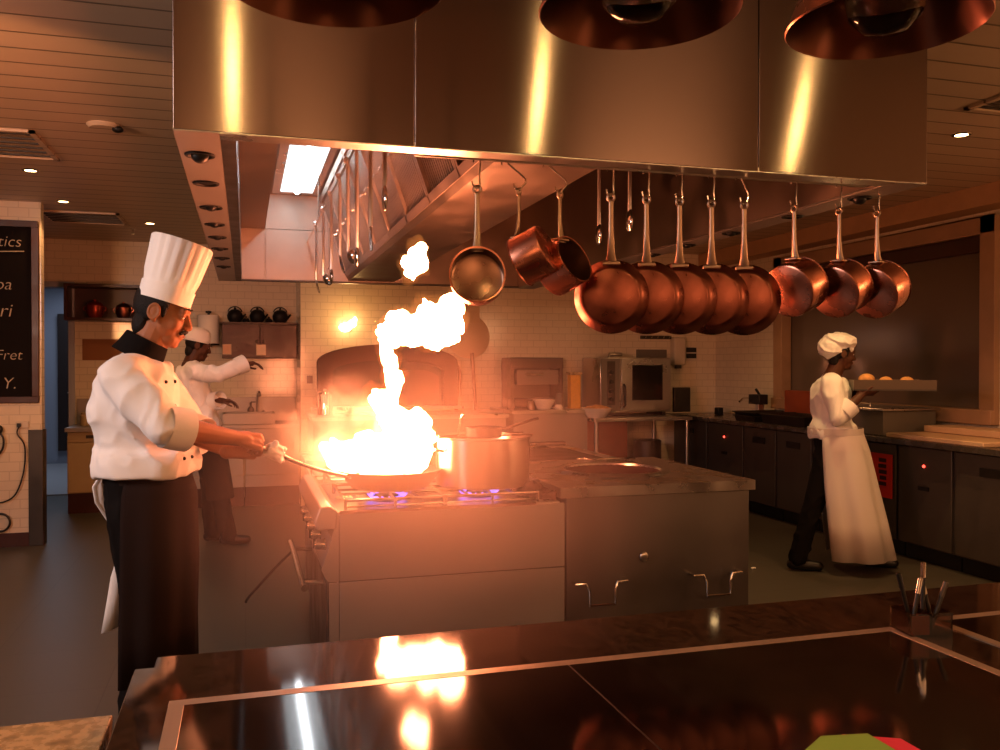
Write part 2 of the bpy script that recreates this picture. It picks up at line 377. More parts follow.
build('end_panel', M().box(1.2, 2.15, HY1 - 0.03, HY1 - 0.02, HZ + 0.01, 2.72), HOODDK, hood)
build('end_panel', M().box(0.624, 1.195, HY1 - 0.03, HY1 - 0.02, HZ + 0.01, 2.72), HOODIN, hood)
# central trough with the two filter banks leaning on it
build('trough', M().prism([(0.775, 2.10), (1.13, 2.10), (1.16, 2.13), (0.755, 2.13)], 'y', HY0 + 0.04, HY1 - 0.03), HOODDK, hood)
def filt(y0, y1, side):
    a = V((0.765 if side < 0 else 1.15, 0, 2.13)); b = V((0.56 if side < 0 else 1.36, 0, 2.72)); d = (b - a); n = V((-d.z, 0, d.x)).normalized() * (1 if side < 0 else -1)
    g = M(); k = 17
    fr = M()
    for i in range(k):
        yy = y0 + (y1 - y0) * (i + 0.5) / k; hw = (y1 - y0) / k * 0.30
        g.loft([[a + d * q + V((0, yy - hw, 0)), a + d * q + V((0, yy + hw, 0)), a + d * q + V((0, yy + hw * 0.6, 0)) - n * 0.012, a + d * q + V((0, yy - hw * 0.6, 0)) - n * 0.012] for q in (0.05, 0.95)])
    for q0, q1 in ((0.0, 0.06), (0.94, 1.0)):
        fr.loft([[a + d * q0 + V((0, y, 0)), a + d * q1 + V((0, y, 0)), a + d * q1 + V((0, y, 0)) + n * 0.014, a + d * q0 + V((0, y, 0)) + n * 0.014] for y in (y0, y1)])
    for yy in (y0, y1 - 0.02):
        fr.loft([[a + d * q + V((0, yy, 0)), a + d * q + V((0, yy + 0.02, 0)), a + d * q + V((0, yy + 0.02, 0)) + n * 0.014, a + d * q + V((0, yy, 0)) + n * 0.014] for q in (0, 1)])
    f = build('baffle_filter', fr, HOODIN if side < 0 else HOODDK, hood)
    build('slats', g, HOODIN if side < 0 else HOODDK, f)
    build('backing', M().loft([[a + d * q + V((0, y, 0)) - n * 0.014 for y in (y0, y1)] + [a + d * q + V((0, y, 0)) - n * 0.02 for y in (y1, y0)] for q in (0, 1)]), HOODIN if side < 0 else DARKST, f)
    if side < 0:
        for yy in (y0 + (y1 - y0) * 0.3, y0 + (y1 - y0) * 0.7):
            p = a + d * 0.5 + n * 0.02
            build('filter_handle', M().tube([p + V((0, yy - 0.05 - p.y, 0)) - n * 0.02, p + V((0, yy - 0.05, 0)), p + V((0, yy + 0.05, 0)), p + V((0, yy + 0.05, 0)) - n * 0.02], 0.006, 8), CHROME, f)
NF = 8
for i in range(NF):
    y0 = HY0 + 0.05 + (HY1 - HY0 - 0.10) * i / NF
    filt(y0, y0 + (HY1 - HY0 - 0.10) / NF - 0.006, -1); filt(y0, y0 + (HY1 - HY0 - 0.10) / NF - 0.006, 1)
lb = build('light_fixture', M().box(0.20, 0.53, 5.0, 6.66, 2.728, 2.74), STEEL, hood)
build('diffuser', M().box(0.255, 0.485, 5.06, 6.55, 2.72, 2.728), emit('hood_diffuser', (0.95, 0.97, 1.0), 2.2), lb)
build('tube', M().tube([(0.37, 5.12, 2.715), (0.37, 6.5, 2.715)], 0.02, 10), emit('hood_tube_light', (0.92, 0.96, 1.0), 26), lb)

# hanging utensils on a rail inside the hood
RY = [2.95, 3.3, 3.72, 3.95, 4.35, 4.7, 5.1, 5.5]
tag(build('utensil_rail', M().tube([(0.46, 2.54, 2.385), (0.46, 6.78, 2.385)], 0.007, 8).tube([(0.46, 3.1, 2.385), (0.46, 3.1, 2.745)], 0.005, 8).tube([(0.46, 5.7, 2.385), (0.46, 5.7, 2.73)], 0.005, 8), CHROME, org=(0.46, 2.54, 2.385)), 'thin steel rail running back inside the lit side of the hood', 'rail')
def utensil(y, kind, L, lb, x=0.46, z=2.39):
    t = thing({'ladle': 'ladle', 'skimmer': 'skimmer', 'spoon': 'basting_spoon', 'fork': 'kitchen_fork'}[kind], (x, y, z), lb, kind, 'utensils hanging in the hood')
    build('handle', M().tube(bez([(x, y, z + 0.012), (x - 0.012, y, z + 0.006), (x - 0.01, y, z - 0.01), (x, y, z - 0.04), (x, y, z - L)]), 0.0078, 8), UTEN, t)
    c = V((x, y, z - L))
    if kind == 'ladle':
        build('bowl', M().lathe([(0.0, -0.035), (0.025, -0.028), (0.038, -0.01), (0.04, 0.0), (0.037, 0.0), (0.034, -0.01), (0.022, -0.024), (0.0, -0.03)], 20, Matrix.Translation(c + V((0.03, 0, -0.02))) @ Matrix.Rotation(R(70), 4, 'Y')), CHROME, t)
    elif kind == 'skimmer':
        build('disc', M().lathe([(0.0, 0), (0.045, 0.006), (0.048, 0.01), (0.045, 0.01), (0.0, 0.004)], 20, Matrix.Translation(c + V((0, 0, -0.04))) @ Matrix.Rotation(R(75), 4, 'Y')), CHROME, t)
    elif kind == 'spoon':
        build('bowl', M().ell(c + V((0, 0, -0.035)), (0.01, 0.026, 0.045)), CHROME, t)
    else:
        for dy in (-0.014, 0, 0.014):
            build('tine', M().tube([c + V((0, dy * 0.4, 0)), c + V((0, dy, -0.025)), c + V((0.004, dy, -0.09))], 0.004, 6), CHROME, t)
    return t
ul = [(2.95, 'spoon', 0.34, 'short basting spoon hanging in the hood nearest the copper pans'), (3.3, 'fork', 0.42, 'steel fork hanging in the hood, second from the copper pans'),
      (3.72, 'spoon', 0.45, 'long spoon hanging third in the hood row'), (4.05, 'ladle', 0.42, 'ladle hanging fourth in the hood row beside the light panel'),
      (4.4, 'skimmer', 0.40, 'round skimmer hanging fifth in the hood row'), (4.85, 'spoon', 0.42, 'spoon hanging sixth in the hood row'),
      (5.35, 'ladle', 0.40, 'small looking ladle hanging deepest but one in the hood row'), (5.9, 'skimmer', 0.38, 'skimmer hanging at the deepest end of the hood row')]
for y, k, L, lb in ul: utensil(y, k, L, lb)
tag(build('utensil_rail', M().tube([(1.42, 2.75, 2.36), (1.42, 4.6, 2.36)], 0.006, 8), CHROME, org=(1.42, 2.75, 2.36)), 'thin rail inside the dark side of the hood behind the frying pans', 'rail')
for y, L, lb in ((3.05, 0.33, 'thin skewer spoon hanging in the dark of the hood between fourth pair of pans'), (3.35, 0.34, 'slim spoon hanging in the dark hood above the first frying pan')):
    utensil(y, 'spoon', L, lb, x=1.42, z=2.365)

# ------------------------------------------------------------------ copper pans on S hooks along the hood front
PY = 2.62
tag(build('pan_rail', M().tube([(0.5, PY, 2.088), (2.26, PY, 2.088)], 0.006, 8), STEEL, org=(0.5, PY, 2.088)), 'steel rail under the hood front that carries the copper pans', 'rail')
def s_hook(x, lean, lb):
    z0, z1 = 2.092, 2.004
    p = [(x - lean - 0.012, PY, z0 - 0.016), (x - lean - 0.010, PY, z0 + 0.004), (x - lean, PY, z0 + 0.006), (x - lean + 0.010, PY, z0 - 0.012), (x + 0.008 + 0.3 * lean, PY, z1 + 0.03), (x + 0.009, PY, z1 + 0.005), (x, PY, z1 - 0.007), (x - 0.012, PY, z1), (x - 0.016, PY, z1 + 0.014)]
    return tag(build('s_hook', M().tube(bez(p, 5), 0.0032, 8), CHROME, org=(x, PY, z0)), lb, 'hook', 's hooks under the hood front')
def handle_mesh(L, Rr):
    g = M()
    g.torus((0, 0, -0.006), 0.011, 0.0045, Matrix.Rotation(R(90), 3, 'X'), 20, 8)
    pts = [(0, 0, -0.016), (0, 0, -0.05), (0, 0, -L * 0.6), (0, 0.004, -L + 0.02), (0, 0.012, -L - 0.012)]
    ws = [(0.008, 0.004), (0.0075, 0.0045), (0.0085, 0.005), (0.012, 0.006), (0.019, 0.004)]
    g.loft([[V(p) + V((w[0] * math.cos(a * PI / 6), w[1] * math.sin(a * PI / 6), 0)) for a in range(12)] for p, w in zip(pts, ws)])
    return g
def frypan(x, yaw, lb, tilt=3):
    Rr, L, h = 0.124, 0.205, 0.046
    t = thing('copper_frying_pan', (0, 0, 0), lb, 'frying pan', 'copper frying pans')
    c = Matrix.Translation((0, 0, -L - Rr)) @ Matrix.Rotation(R(-90), 4, 'X')       # local z of the lathe = +Y, bottom towards -Y
    c = Matrix.Translation((0, 0.01, 0)) @ c
    build('pan_body', M().lathe([(0.0, -0.02), (0.088, -0.02), (0.097, -0.016), (0.108, 0.0), (0.124, 0.026), (0.1215, 0.0275), (0.105, 0.003), (0.094, -0.014), (0.0, -0.0165)], 48, c), COPPERD, t)
    build('handle', handle_mesh(L, Rr), BRASS, t)
    build('rivet_plate', M().box(-0.03, 0.03, 0.006, 0.018, -L - 0.022, -L - 0.006), BRASS, t, bevel=0.005)
    t.rotation_euler = (R(tilt), 0, R(yaw)); t.location = (x, PY, 1.998)
    return t
def saucepan(x, yaw, lb, Rr=0.088, hh=0.095, L=0.19, tilt=0, bend=0):
    t = thing('copper_saucepan', (0, 0, 0), lb, 'saucepan', 'copper saucepans')
    c = Matrix.Translation((0, 0.012, -L)) @ Matrix.Rotation(R(bend), 4, 'X') @ Matrix.Translation((0, 0.012, -Rr)) @ Matrix.Rotation(R(-90), 4, 'X')
    z0 = -hh
    build('pan_body', M().lathe([(0.0, z0), (Rr - 0.008, z0), (Rr - 0.002, z0 + 0.003), (Rr, z0 + 0.01), (Rr, 0.0), (Rr + 0.003, 0.002), (Rr + 0.002, 0.004), (Rr - 0.003, 0.003)], 44, c), COPPER, t)
    build('lining', M().lathe([(Rr - 0.003, 0.003), (Rr - 0.003, z0 + 0.008), (Rr - 0.012, z0 + 0.003), (0.0, z0 + 0.003)], 44, c), COPIN, t)
    build('handle', handle_mesh(L, Rr), BRASS, t)
    build('rivet_plate', M().box(-0.024, 0.024, -0.022, 0.022, -L - 0.008, -L + 0.002), BRASS, t, bevel=0.004)
    t.rotation_euler = (R(tilt), 0, R(yaw)); t.location = (x, PY, 1.998)
    return t
saucepan(0.699, 166, 'copper saucepan with its open side facing out, first on the hood nearest the flames', Rr=0.086, hh=0.085, tilt=0, bend=6)
saucepan(0.836, 50, 'copper saucepan seen from its side, second of the hanging row', Rr=0.080, hh=0.10, L=0.15, bend=-24)
saucepan(0.975, -146, 'copper saucepan tipped with its dark opening sideways, next to the first frying pan', Rr=0.080, hh=0.105, L=0.15, bend=24)
fl = ['copper frying pan at the front of the overlapping row, its whole base showing', 'second copper frying pan of the overlapping row', 'third copper frying pan in the middle of the overlapping row', 'fourth copper frying pan of the overlapping row', 'fifth and rearmost copper frying pan, next to the deep saucepans']
for x, yaw, lb in zip((1.153, 1.281, 1.403, 1.524, 1.650), (-26, -28, -30, -32, -34), fl): frypan(x, yaw, lb)
rl = ['deep copper saucepan with base outward, beside the last frying pan', 'deep copper saucepan hanging in the middle of the last three', 'deep copper saucepan hanging at the very end of the row, before the window']
for x, lb in zip((1.849, 2.035, 2.197), rl): saucepan(x, -66, lb, Rr=0.095, hh=0.10, L=0.18, bend=20)
hk = [(0.699, 0.0, 'first'), (0.836, 0.045, 'second'), (0.975, 0.045, 'third'), (1.153, 0.0, 'fourth'), (1.281, 0.0, 'fifth'), (1.403, 0.0, 'sixth'), (1.524, 0, 'seventh'), (1.650, 0.02, 'eighth'), (1.849, 0, 'ninth'), (2.035, 0, 'tenth'), (2.197, 0, 'last')]
hd = ['the open saucepan nearest the flames', 'the saucepan seen from its side', 'the tipped saucepan beside the frying pans', 'the frontmost frying pan', 'the second frying pan', 'the third frying pan', 'the fourth frying pan', 'the rearmost frying pan', 'the first deep saucepan', 'the middle deep saucepan', 'the endmost deep saucepan']
for (x, ln, o), d in zip(hk, hd): s_hook(x, ln, 'thin steel s hook holding up ' + d)

# ------------------------------------------------------------------ cooking island: gas range
SX0, SX1, SY0, SY1 = 0.316, 1.222, 3.22, 4.20
rng = thing('gas_range', (SX0, SY0, 0), 'stainless steel gas range under the flaming pan', 'gas range')
body = M().box(0.33, SX1 - 0.03, SY0 + 0.01, SY1, 0.12, 0.885)
build('body', body, DARKST, rng)
build('side_panel', M().box(0.334, SX1 - 0.003, SY0, SY0 + 0.012, 0.643, 0.895), PANEL, rng, bevel=0.002)
build('side_panel', M().box(0.334, SX1 - 0.003, SY0, SY0 + 0.012, 0.10, 0.638), PANEL, rng, bevel=0.002)
build('side_edge', M().prism([(0.331, 0.90), (0.331, 0.643), (0.298, 0.643), (0.283, 0.655), (0.268, 0.69), (0.285, 0.74), (0.306, 0.80), (0.312, 0.835), (0.318, 0.90)], 'y', SY0, SY0 + 0.012), PANEL, rng)
build('front_panel', M().prism([(0.331, 0.80), (0.331, 0.643), (0.30, 0.643), (0.285, 0.655), (0.272, 0.69), (0.288, 0.74), (0.306, 0.80)], 'y', SY0 + 0.012, SY1), PANEL, rng)
build('side_edge', M().box(0.296, 0.331, SY0, SY0 + 0.012, 0.10, 0.638), PANEL, rng)
build('control_rail', M().prism([(0.30, 0.925), (0.325, 0.905), (0.322, 0.838), (0.25, 0.838), (0.243, 0.87), (0.262, 0.922)], 'y', SY0 - 0.005, SY1), PANEL, rng, bevel=0.006)
build('oven_door', M().box(0.288, 0.33, SY0 + 0.05, SY1 - 0.06, 0.16, 0.63), DARKST, rng, bevel=0.006)
hb = build('oven_handle', M().tube(bez([(0.21, 3.27, 0.615), (0.205, 3.4, 0.62), (0.205, 3.9, 0.62), (0.20, 4.1, 0.625)], 4), 0.013, 10), CHROME, rng)
for y in (3.36, 3.98): build('bracket', M().tube([(0.205, y, 0.62), (0.29, y, 0.61)], 0.009, 8), CHROME, hb)
build('lever', M().tube(bez([(0.205, 4.0, 0.605), (0.13, 3.98, 0.54), (0.02, 3.95, 0.43), (0.0, 3.95, 0.40)], 5), 0.006, 8), IRON, rng)
for i, y in enumerate((3.32, 3.52, 3.72, 3.92, 4.1)):
    k = build('knob', M().lathe([(0.0, 0.04), (0.016, 0.04), (0.019, 0.03), (0.021, 0.004), (0.026, 0.0), (0.0, 0.0)], 18, Matrix.Translation((0.290, y, 0.765)) @ Matrix.Rotation(R(-90), 4, 'Y')), CHROME, rng)
    build('pointer', M().box(0.244, 0.254, y - 0.003, y + 0.003, 0.752, 0.788), RUBBER, k)
build('hob_top', M().box(0.325, SX1 - 0.02, SY0 + 0.012, SY1, 0.885, 0.90), STEEL, rng)
build('front_strip', M().box(0.333, 1.10, SY0 - 0.002, SY0 + 0.014, 0.893, 0.903), CHROME, rng)
for gx0, gx1 in ((0.36, 0.735), (0.745, 1.12)):
    for gy0, gy1 in ((3.26, 3.70), (3.72, 4.16)):
        g = M(); z = 0.936
        g.tube([(gx0, gy0, z), (gx1, gy0, z), (gx1, gy1, z), (gx0, gy1, z), (gx0, gy0, z)], 0.006, 8)
        cx, cy = (gx0 + gx1) / 2, (gy0 + gy1) / 2
        for i in range(1, 4):
            xx = gx0 + (gx1 - gx0) * i / 4
            g.tube([(xx, gy0, z), (xx, gy0 + 0.13, z)], 0.005, 8); g.tube([(xx, gy1, z), (xx, gy1 - 0.13, z)], 0.005, 8)
        for yy in (cy - 0.06, cy + 0.06):
            g.tube([(gx0, yy, z), (gx0 + 0.1, yy, z)], 0.005, 8); g.tube([(gx1, yy, z), (gx1 - 0.1, yy, z)], 0.005, 8)
        for xx in (gx0, cx, gx1):
            for yy in (gy0, gy1): g.tube([(xx, yy, 0.90), (xx, yy, z + 0.006)], 0.006, 8)
        g.tube([(gx0, gy0, 0.912), (gx1, gy0, 0.912)], 0.004, 8)
        build('grate', g, WIRE, rng)
        b = build('burner', M().lathe([(0.0, 0.922), (0.045, 0.922), (0.055, 0.915), (0.055, 0.908), (0.07, 0.90)], 24, Matrix.Translation((cx, cy, 0))), IRON, rng)
BLUE = emit('gas_flame_blue', (0.16, 0.14, 1.0), 3.0)
for cx, cy, lb in ((0.548, 3.48, 'ring of blue gas flames under the flaming pan'), (0.932, 3.48, 'ring of blue gas flames under the big stockpot')):
    g = M()
    for i in range(16):
        a = 2 * PI * i / 16; d = V((math.cos(a), math.sin(a), 0)); L = random.uniform(0.02, 0.035)
        p = V((cx, cy, 0.912)) + d * 0.055
        g.tube([p, p + d * L * 0.6 + V((0, 0, 0.004)), p + d * L * 1.3 + V((0, 0, 0.011))], [0.005, 0.006, 0.001], 6)
    tag(build('gas_flame', g, BLUE, org=(cx, cy, 0.91)), lb, 'gas flame', 'lit gas burners')
# folded cloth / tray lying at the end of the grates
g = fuse(M().box(1.085, 1.20, 3.26, 3.50, 0.905, 0.93).ell((1.12, 3.35, 0.945), (0.035, 0.07, 0.025)).ell((1.16, 3.42, 0.94), (0.03, 0.05, 0.022)), 0.006, 5, folds=0.008, fscale=16)
tag(build('kitchen_cloth', g, APRND, org=(1.14, 3.38, 0.905)), 'crumpled dark kitchen cloth at the end of the burner grates', 'cloth')

# ------------------------------------------------------------------ tandoor unit
tan = thing('tandoor_unit', (SX1, SY0, 0), 'square steel tandoor unit with a round opening in its top', 'tandoor')
build('body', M().box(1.228, 2.058, SY0 + 0.004, 4.15, 0.10, 0.914), TANDM, tan, bevel=0.004)
slab = M()
N = 48; cx, cy, r0 = 1.645, 3.72, 0.235
x0, x1, y0, y1, zt, zb = 1.20, 2.083, SY0 - 0.005, 4.18, 0.955, 0.914
def sq(a):
    c, s = math.cos(a), math.sin(a)
    k = min(((x1 - cx) if c > 0 else (cx - x0)) / max(abs(c), 1e-6), ((y1 - cy) if s > 0 else (cy - y0)) / max(abs(s), 1e-6))
    return (cx + c * k, cy + s * k)
angs = sorted([2 * PI * i / N for i in range(N)] + [math.atan2(yy - cy, xx - cx) % (2 * PI) for xx in (x0, x1) for yy in (y0, y1)])
slab.loft([[V((cx + r0 * math.cos(a), cy + r0 * math.sin(a), zb)) for a in angs], [V((cx + r0 * math.cos(a), cy + r0 * math.sin(a), zt)) for a in angs],
           [V(sq(a) + (zt,)) for a in angs], [V(sq(a) + (zb,)) for a in angs], [V((cx + r0 * math.cos(a), cy + r0 * math.sin(a), zb)) for a in angs]], cap=False)
build('top_slab', slab, TANDT, tan, smooth=30)
rm = build('rim', M().lathe([(0.222, 0.952), (0.226, 0.962), (0.236, 0.965), (0.262, 0.963), (0.272, 0.9555)], 48, Matrix.Translation((cx, cy, 0))), TANDT, tan)
build('clay_pot', M().lathe([(0.226, 0.958), (0.214, 0.94), (0.20, 0.85), (0.24, 0.6), (0.0, 0.5)], 40, Matrix.Translation((cx, cy, 0))), TERRA, tan)
for hx0, hx1 in ((1.254, 1.474), (1.776, 1.996)):
    z0, z1, y = 0.575, 0.488, SY0 - 0.012
    build('handle', M().tube([(hx0, y + 0.02, z0), (hx0, y - 0.025, z0), (hx0 + 0.042, y - 0.025, z0), (hx0 + 0.055, y - 0.03, z0 - 0.03), (hx0 + 0.055, y - 0.03, z1), (hx1 - 0.055, y - 0.03, z1), (hx1 - 0.055, y - 0.03, z0 - 0.03), (hx1 - 0.042, y - 0.025, z0), (hx1, y - 0.025, z0), (hx1, y + 0.02, z0)], 0.0058, 8), CHROME, tan)
for i in range(4):
    build('foot', M().tube([((1.27, 2.03)[i % 2], (3.27, 4.1)[i // 2], 0.0), ((1.27, 2.03)[i % 2], (3.27, 4.1)[i // 2], 0.10)], 0.025, 12), DARKST, tan)
for i in range(4):
    build('foot', M().tube([((0.37, 1.17)[i % 2], (3.27, 4.1)[i // 2], 0.0), ((0.37, 1.17)[i % 2], (3.27, 4.1)[i // 2], 0.12)], 0.025, 12), DARKST, rng)
build('latch', M().ell((1.565, SY0 - 0.004, 0.66), (0.02, 0.008, 0.02)), TANDT, tan)
tag(build('tandoor_hook', M().tube(bez([(1.93, 4.07, 0.962), (1.85, 4.10, 0.962), (1.72, 4.09, 0.962), (1.66, 4.12, 0.965)], 5), 0.006, 8).torus((1.645, 4.12, 0.964), 0.016, 0.005), CHROME, org=(1.8, 4.1, 0.957)), 'shiny bent steel hook lying behind the tandoor opening', 'hook')
# rear cooking block (solid top) behind the two
blk = thing('griddle_unit', (0.35, 4.22, 0), 'low steel griddle block at the back of the cooking island', 'griddle')
build('body', M().box(0.36, 2.08, 4.22, 5.55, 0.10, 0.86), DARKST, blk)
build('top', M().box(0.33, 2.11, 4.205, 5.6, 0.86, 0.90), TANDT, blk, bevel=0.004)
build('griddle_plate', M().box(0.9, 2.0, 4.5, 5.3, 0.90, 0.906), IRON, blk, bevel=0.002)
build('splash_rail', M().box(1.3, 2.09, 5.5, 5.56, 0.90, 0.925), DARKST, blk, bevel=0.004)
for i in range(4):
    build('foot', M().tube([((0.42, 2.02)[i % 2], (4.3, 5.45)[i // 2], 0.0), ((0.42, 2.02)[i % 2], (4.3, 5.45)[i // 2], 0.10)], 0.025, 12), DARKST, blk)

# pan on the fire
fp = thing('frying_pan', (0.565, 3.49, 0.943), 'big black iron frying pan full of flames', 'frying pan')
T = Matrix.Translation((0.565, 3.49, 0.944))
build('pan_body', M().lathe([(0.0, 0.0), (0.125, 0.0), (0.158, 0.010), (0.19, 0.05), (0.208, 0.078), (0.203, 0.08), (0.185, 0.052), (0.145, 0.014), (0.12, 0.007), (0.0, 0.007)], 48, T), IRON, fp)
GR = V((0.075, 3.235, 1.135))
hp = bez([V((0.40, 3.40, 1.005)), V((0.30, 3.35, 1.035)), V((0.19, 3.29, 1.08)), V((0.10, 3.245, 1.128)), V((0.02, 3.205, 1.160))], 6)
build('handle', M().tube(hp, [0.008] * len(hp), 10), STEEL, fp)
# pot
pt = thing('stockpot', (0.965, 3.50, 0.943), 'wide steel stockpot on the burner beside the flaming pan', 'pot')
T = Matrix.Translation((0.957, 3.50, 0.944))
build('pot_body', M().lathe([(0.0, 0.0), (0.185, 0.0), (0.193, 0.004), (0.196, 0.012), (0.196, 0.195), (0.203, 0.2), (0.203, 0.204), (0.192, 0.204), (0.19, 0.19), (0.19, 0.01), (0.0, 0.008)], 56, T), POTST, pt)
build('sauce', M().lathe([(0.0, 0.12), (0.189, 0.12)], 40, T), mat('brown_sauce', '4a2410', 0.25), pt)
for a in (190, 10):
    m = T @ Matrix.Rotation(R(a), 4, 'Z')
    build('handle', M().tube([m @ V(p) for p in ((0.195, -0.045, 0.15), (0.225, -0.045, 0.155), (0.235, -0.03, 0.157), (0.235, 0.03, 0.157), (0.225, 0.045, 0.155), (0.195, 0.045, 0.15))], 0.006, 8), CHROME, pt)
sp = thing('small_saucepan', (0.955, 3.45, 1.15), 'small dark saucepan resting on top of the stockpot', 'saucepan')
T = Matrix.Translation((0.94, 3.42, 1.148))
build('pan_body', M().lathe([(0.0, 0.0), (0.07, 0.0), (0.074, 0.004), (0.074, 0.038), (0.078, 0.042), (0.07, 0.04), (0.07, 0.006), (0.0, 0.004)], 32, T), IRON, sp)
build('handle', M().tube(bez([(1.00, 3.42, 1.176), (1.06, 3.43, 1.188), (1.15, 3.45, 1.21), (1.19, 3.46, 1.218)], 4), 0.006, 8), DARKST, sp)
tag(build('wire_rack', M().tube([(0.745, 3.40, 1.152), (1.165, 3.45, 1.152)], 0.004, 6).tube([(0.76, 3.46, 1.152), (1.152, 3.56, 1.152)], 0.004, 6), WIRE, org=(0.95, 3.45, 1.152)), 'two thin steel rods laid across the stockpot', 'rods')
ld = thing('serving_ladle', (0.90, 3.62, 1.1), 'shiny ladle standing in the stockpot', 'ladle')
build('handle', M().tube(bez([(0.86, 3.58, 1.07), (0.885, 3.62, 1.17), (0.90, 3.64, 1.22), (0.915, 3.64, 1.225)], 4), 0.007, 8), CHROME, ld)
build('bowl', M().ell((0.855, 3.57, 1.06), (0.04, 0.04, 0.025)), CHROME, ld)

# ------------------------------------------------------------------ the pass (foreground counter)
CZ = 0.90
ct = thing('pass_counter', (-0.185, 1.70, 0), 'dark polished granite pass counter across the foreground', 'counter')
build('worktop', M().prism([(-0.158, 1.712), (3.6, 1.712), (3.6, 0.25), (-0.19, 0.25), (-0.19, 1.655), (-0.158, 1.655)], 'z', CZ - 0.04, CZ), GRAN, ct, bevel=0.002)
build('body', M().box(-0.16, 3.55, 0.3, 1.68, 0.1, CZ - 0.04), WOODD, ct)
build('plinth', M().box(-0.12, 3.5, 0.34, 1.62, 0.0, 0.1), RUBBER, ct)
def inset(x0, x1, y0, y1, w):
    g = M().box(x0, x1, y1 - w, y1, CZ, CZ + 0.0025).box(x0, x0 + w, y0, y1 - w, CZ, CZ + 0.0025).box(x1 - w, x1, y0, y1 - w, CZ, CZ + 0.0025).box(x0, x1, y0 - w, y0, CZ, CZ + 0.0025)
    build('inset_trim', g, TRIMM, ct, bevel=0.0006)
inset(-0.118, 1.278, 0.40, 1.475, 0.024)
inset(1.385, 2.80, 0.40, 1.505, 0.024)
build('glass_top', M().box(-0.094, 0.5555, 0.40, 1.451, CZ, CZ + 0.002), BGLASS, ct)
build('glass_top', M().box(0.5595, 1.254, 0.40, 1.451, CZ, CZ + 0.002), BGLASS, ct)
build('glass_top', M().box(1.409, 2.776, 0.40, 1.481, CZ, CZ + 0.002), BGLASS, ct)
build('seam_strip', M().box(0.5555, 0.5595, 0.40, 1.451, CZ, CZ + 0.0015), DARKST, ct)
be = thing('side_counter', (-0.9, 1.5, 0), 'speckled beige stone ledge beside the open end of the pass', 'counter')
build('worktop', M().box(-1.6, -0.22, 0.9, 1.61, 0.81, 0.84), BEIGE, be, bevel=0.003)
build('body', M().box(-1.55, -0.24, 0.95, 1.57, 0.0, 0.81), WOODD, be)
# holder with pens
ph = thing('pen_holder', (1.33, 1.44, CZ), 'clear acrylic holder on the pass between the two inset tops', 'holder')
hm = Matrix.Translation((1.315, 1.435, CZ)) @ Matrix.Rotation(R(-8), 4, 'Z')
g = M()
for a in ((-0.045, 0.045, -0.035, -0.032), (-0.045, 0.045, 0.032, 0.035), (-0.045, -0.042, -0.032, 0.032), (0.042, 0.045, -0.032, 0.032), (-0.0015, 0.0015, -0.032, 0.032)):
    g.box(a[0], a[1], a[2], a[3], 0.0035, 0.047, hm)
g.box(-0.045, 0.045, -0.035, 0.035, 0.0, 0.0035, hm)
build('box', g, ACRYL, ph)
build('card', M().box(-0.041, -0.004, -0.0315, -0.029, 0.0045, 0.042, hm), BOX, ph)
pens = [(-0.020, 0.0, -0.30, 0.0, 0.118, RUBBER, 'black pen leaning out of the clear holder toward the fire side'), (-0.030, -0.012, 0.22, 0.0, 0.105, CHROME, 'silver capped pen leaning inward in the clear holder'),
        (0.010, 0.01, 0.06, 0.05, 0.128, CHROME, 'tallest upright silver pen in the clear holder'), (0.012, -0.012, 0.42, 0.0, 0.10, DARKST, 'dark pen leaning toward the second inset top'),
        (0.036, 0.015, -0.22, 0.1, 0.095, PLAST, 'short pale pen leaning back in the clear holder')]
for px_, py_, lx, ly, L, mm, lb in pens:
    d = V((lx, ly, 1)).normalized(); a = hm @ V((px_, py_, 0.0085))
    t = thing('pen', a, lb, 'pen', 'pens in the acrylic holder')
    build('barrel', M().tube([a, a + d * (L - 0.03)], 0.0045, 10), RUBBER, t)
    build('pen_cap', M().tube([a + d * (L - 0.03), a + d * L, a + d * (L + 0.002)], [0.0053, 0.0053, 0.002], 10), mm, t)
def sheet(name, pts, z, m_, lb, cat):
    return tag(build(name, M().prism(pts, 'z', z, z + 0.003), m_, org=(pts[0][0], pts[0][1], z)), lb, cat)
sheet('paper_slip', [(0.68, 0.98), (0.79, 1.052), (0.86, 1.04), (0.86, 0.9), (0.7, 0.86)], CZ + 0.007, GREENP, 'green paper slip on the black glass at the front edge', 'paper')
sheet('paper_slip', [(0.80, 1.035), (0.83, 1.056), (0.90, 1.02), (0.90, 0.9), (0.80, 0.9)], CZ + 0.003, PINKP, 'red pink paper slip tucked under the green one', 'paper')

# heat lamps over the pass
def heat_lamp(x, y, z, lb):
    t = thing('heat_lamp', (x, y, z), lb, 'heat lamp', 'copper heat lamps over the pass')
    T = Matrix.Translation((x, y, z))
    prof = [(0.141, 0.0), (0.143, 0.002), (0.135, 0.02), (0.10, 0.12), (0.07, 0.18), (0.055, 0.20), (0.05, 0.26), (0.03, 0.28), (0.0, 0.285)]
    build('shade', M().lathe(prof, 48, T), COPPER, t)
    build('shade_lining', M().lathe([(0.141, 0.0), (0.133, 0.02), (0.098, 0.118), (0.067, 0.178), (0.0, 0.19)], 48, T), SHADE, t)
    build('bulb', M().lathe([(0.0, -0.012), (0.03, -0.007), (0.052, 0.015), (0.058, 0.045), (0.045, 0.09), (0.025, 0.13), (0.02, 0.175)], 28, T), GLASSB, t)
    build('bulb_reflector', M().lathe([(0.054, 0.05), (0.043, 0.09), (0.022, 0.13), (0.018, 0.17)], 28, T), CHROME, t)
    build('cord', M().tube([(x, y, z + 0.28), (x, y, H)], 0.006, 8), RUBBER, t)
    return t
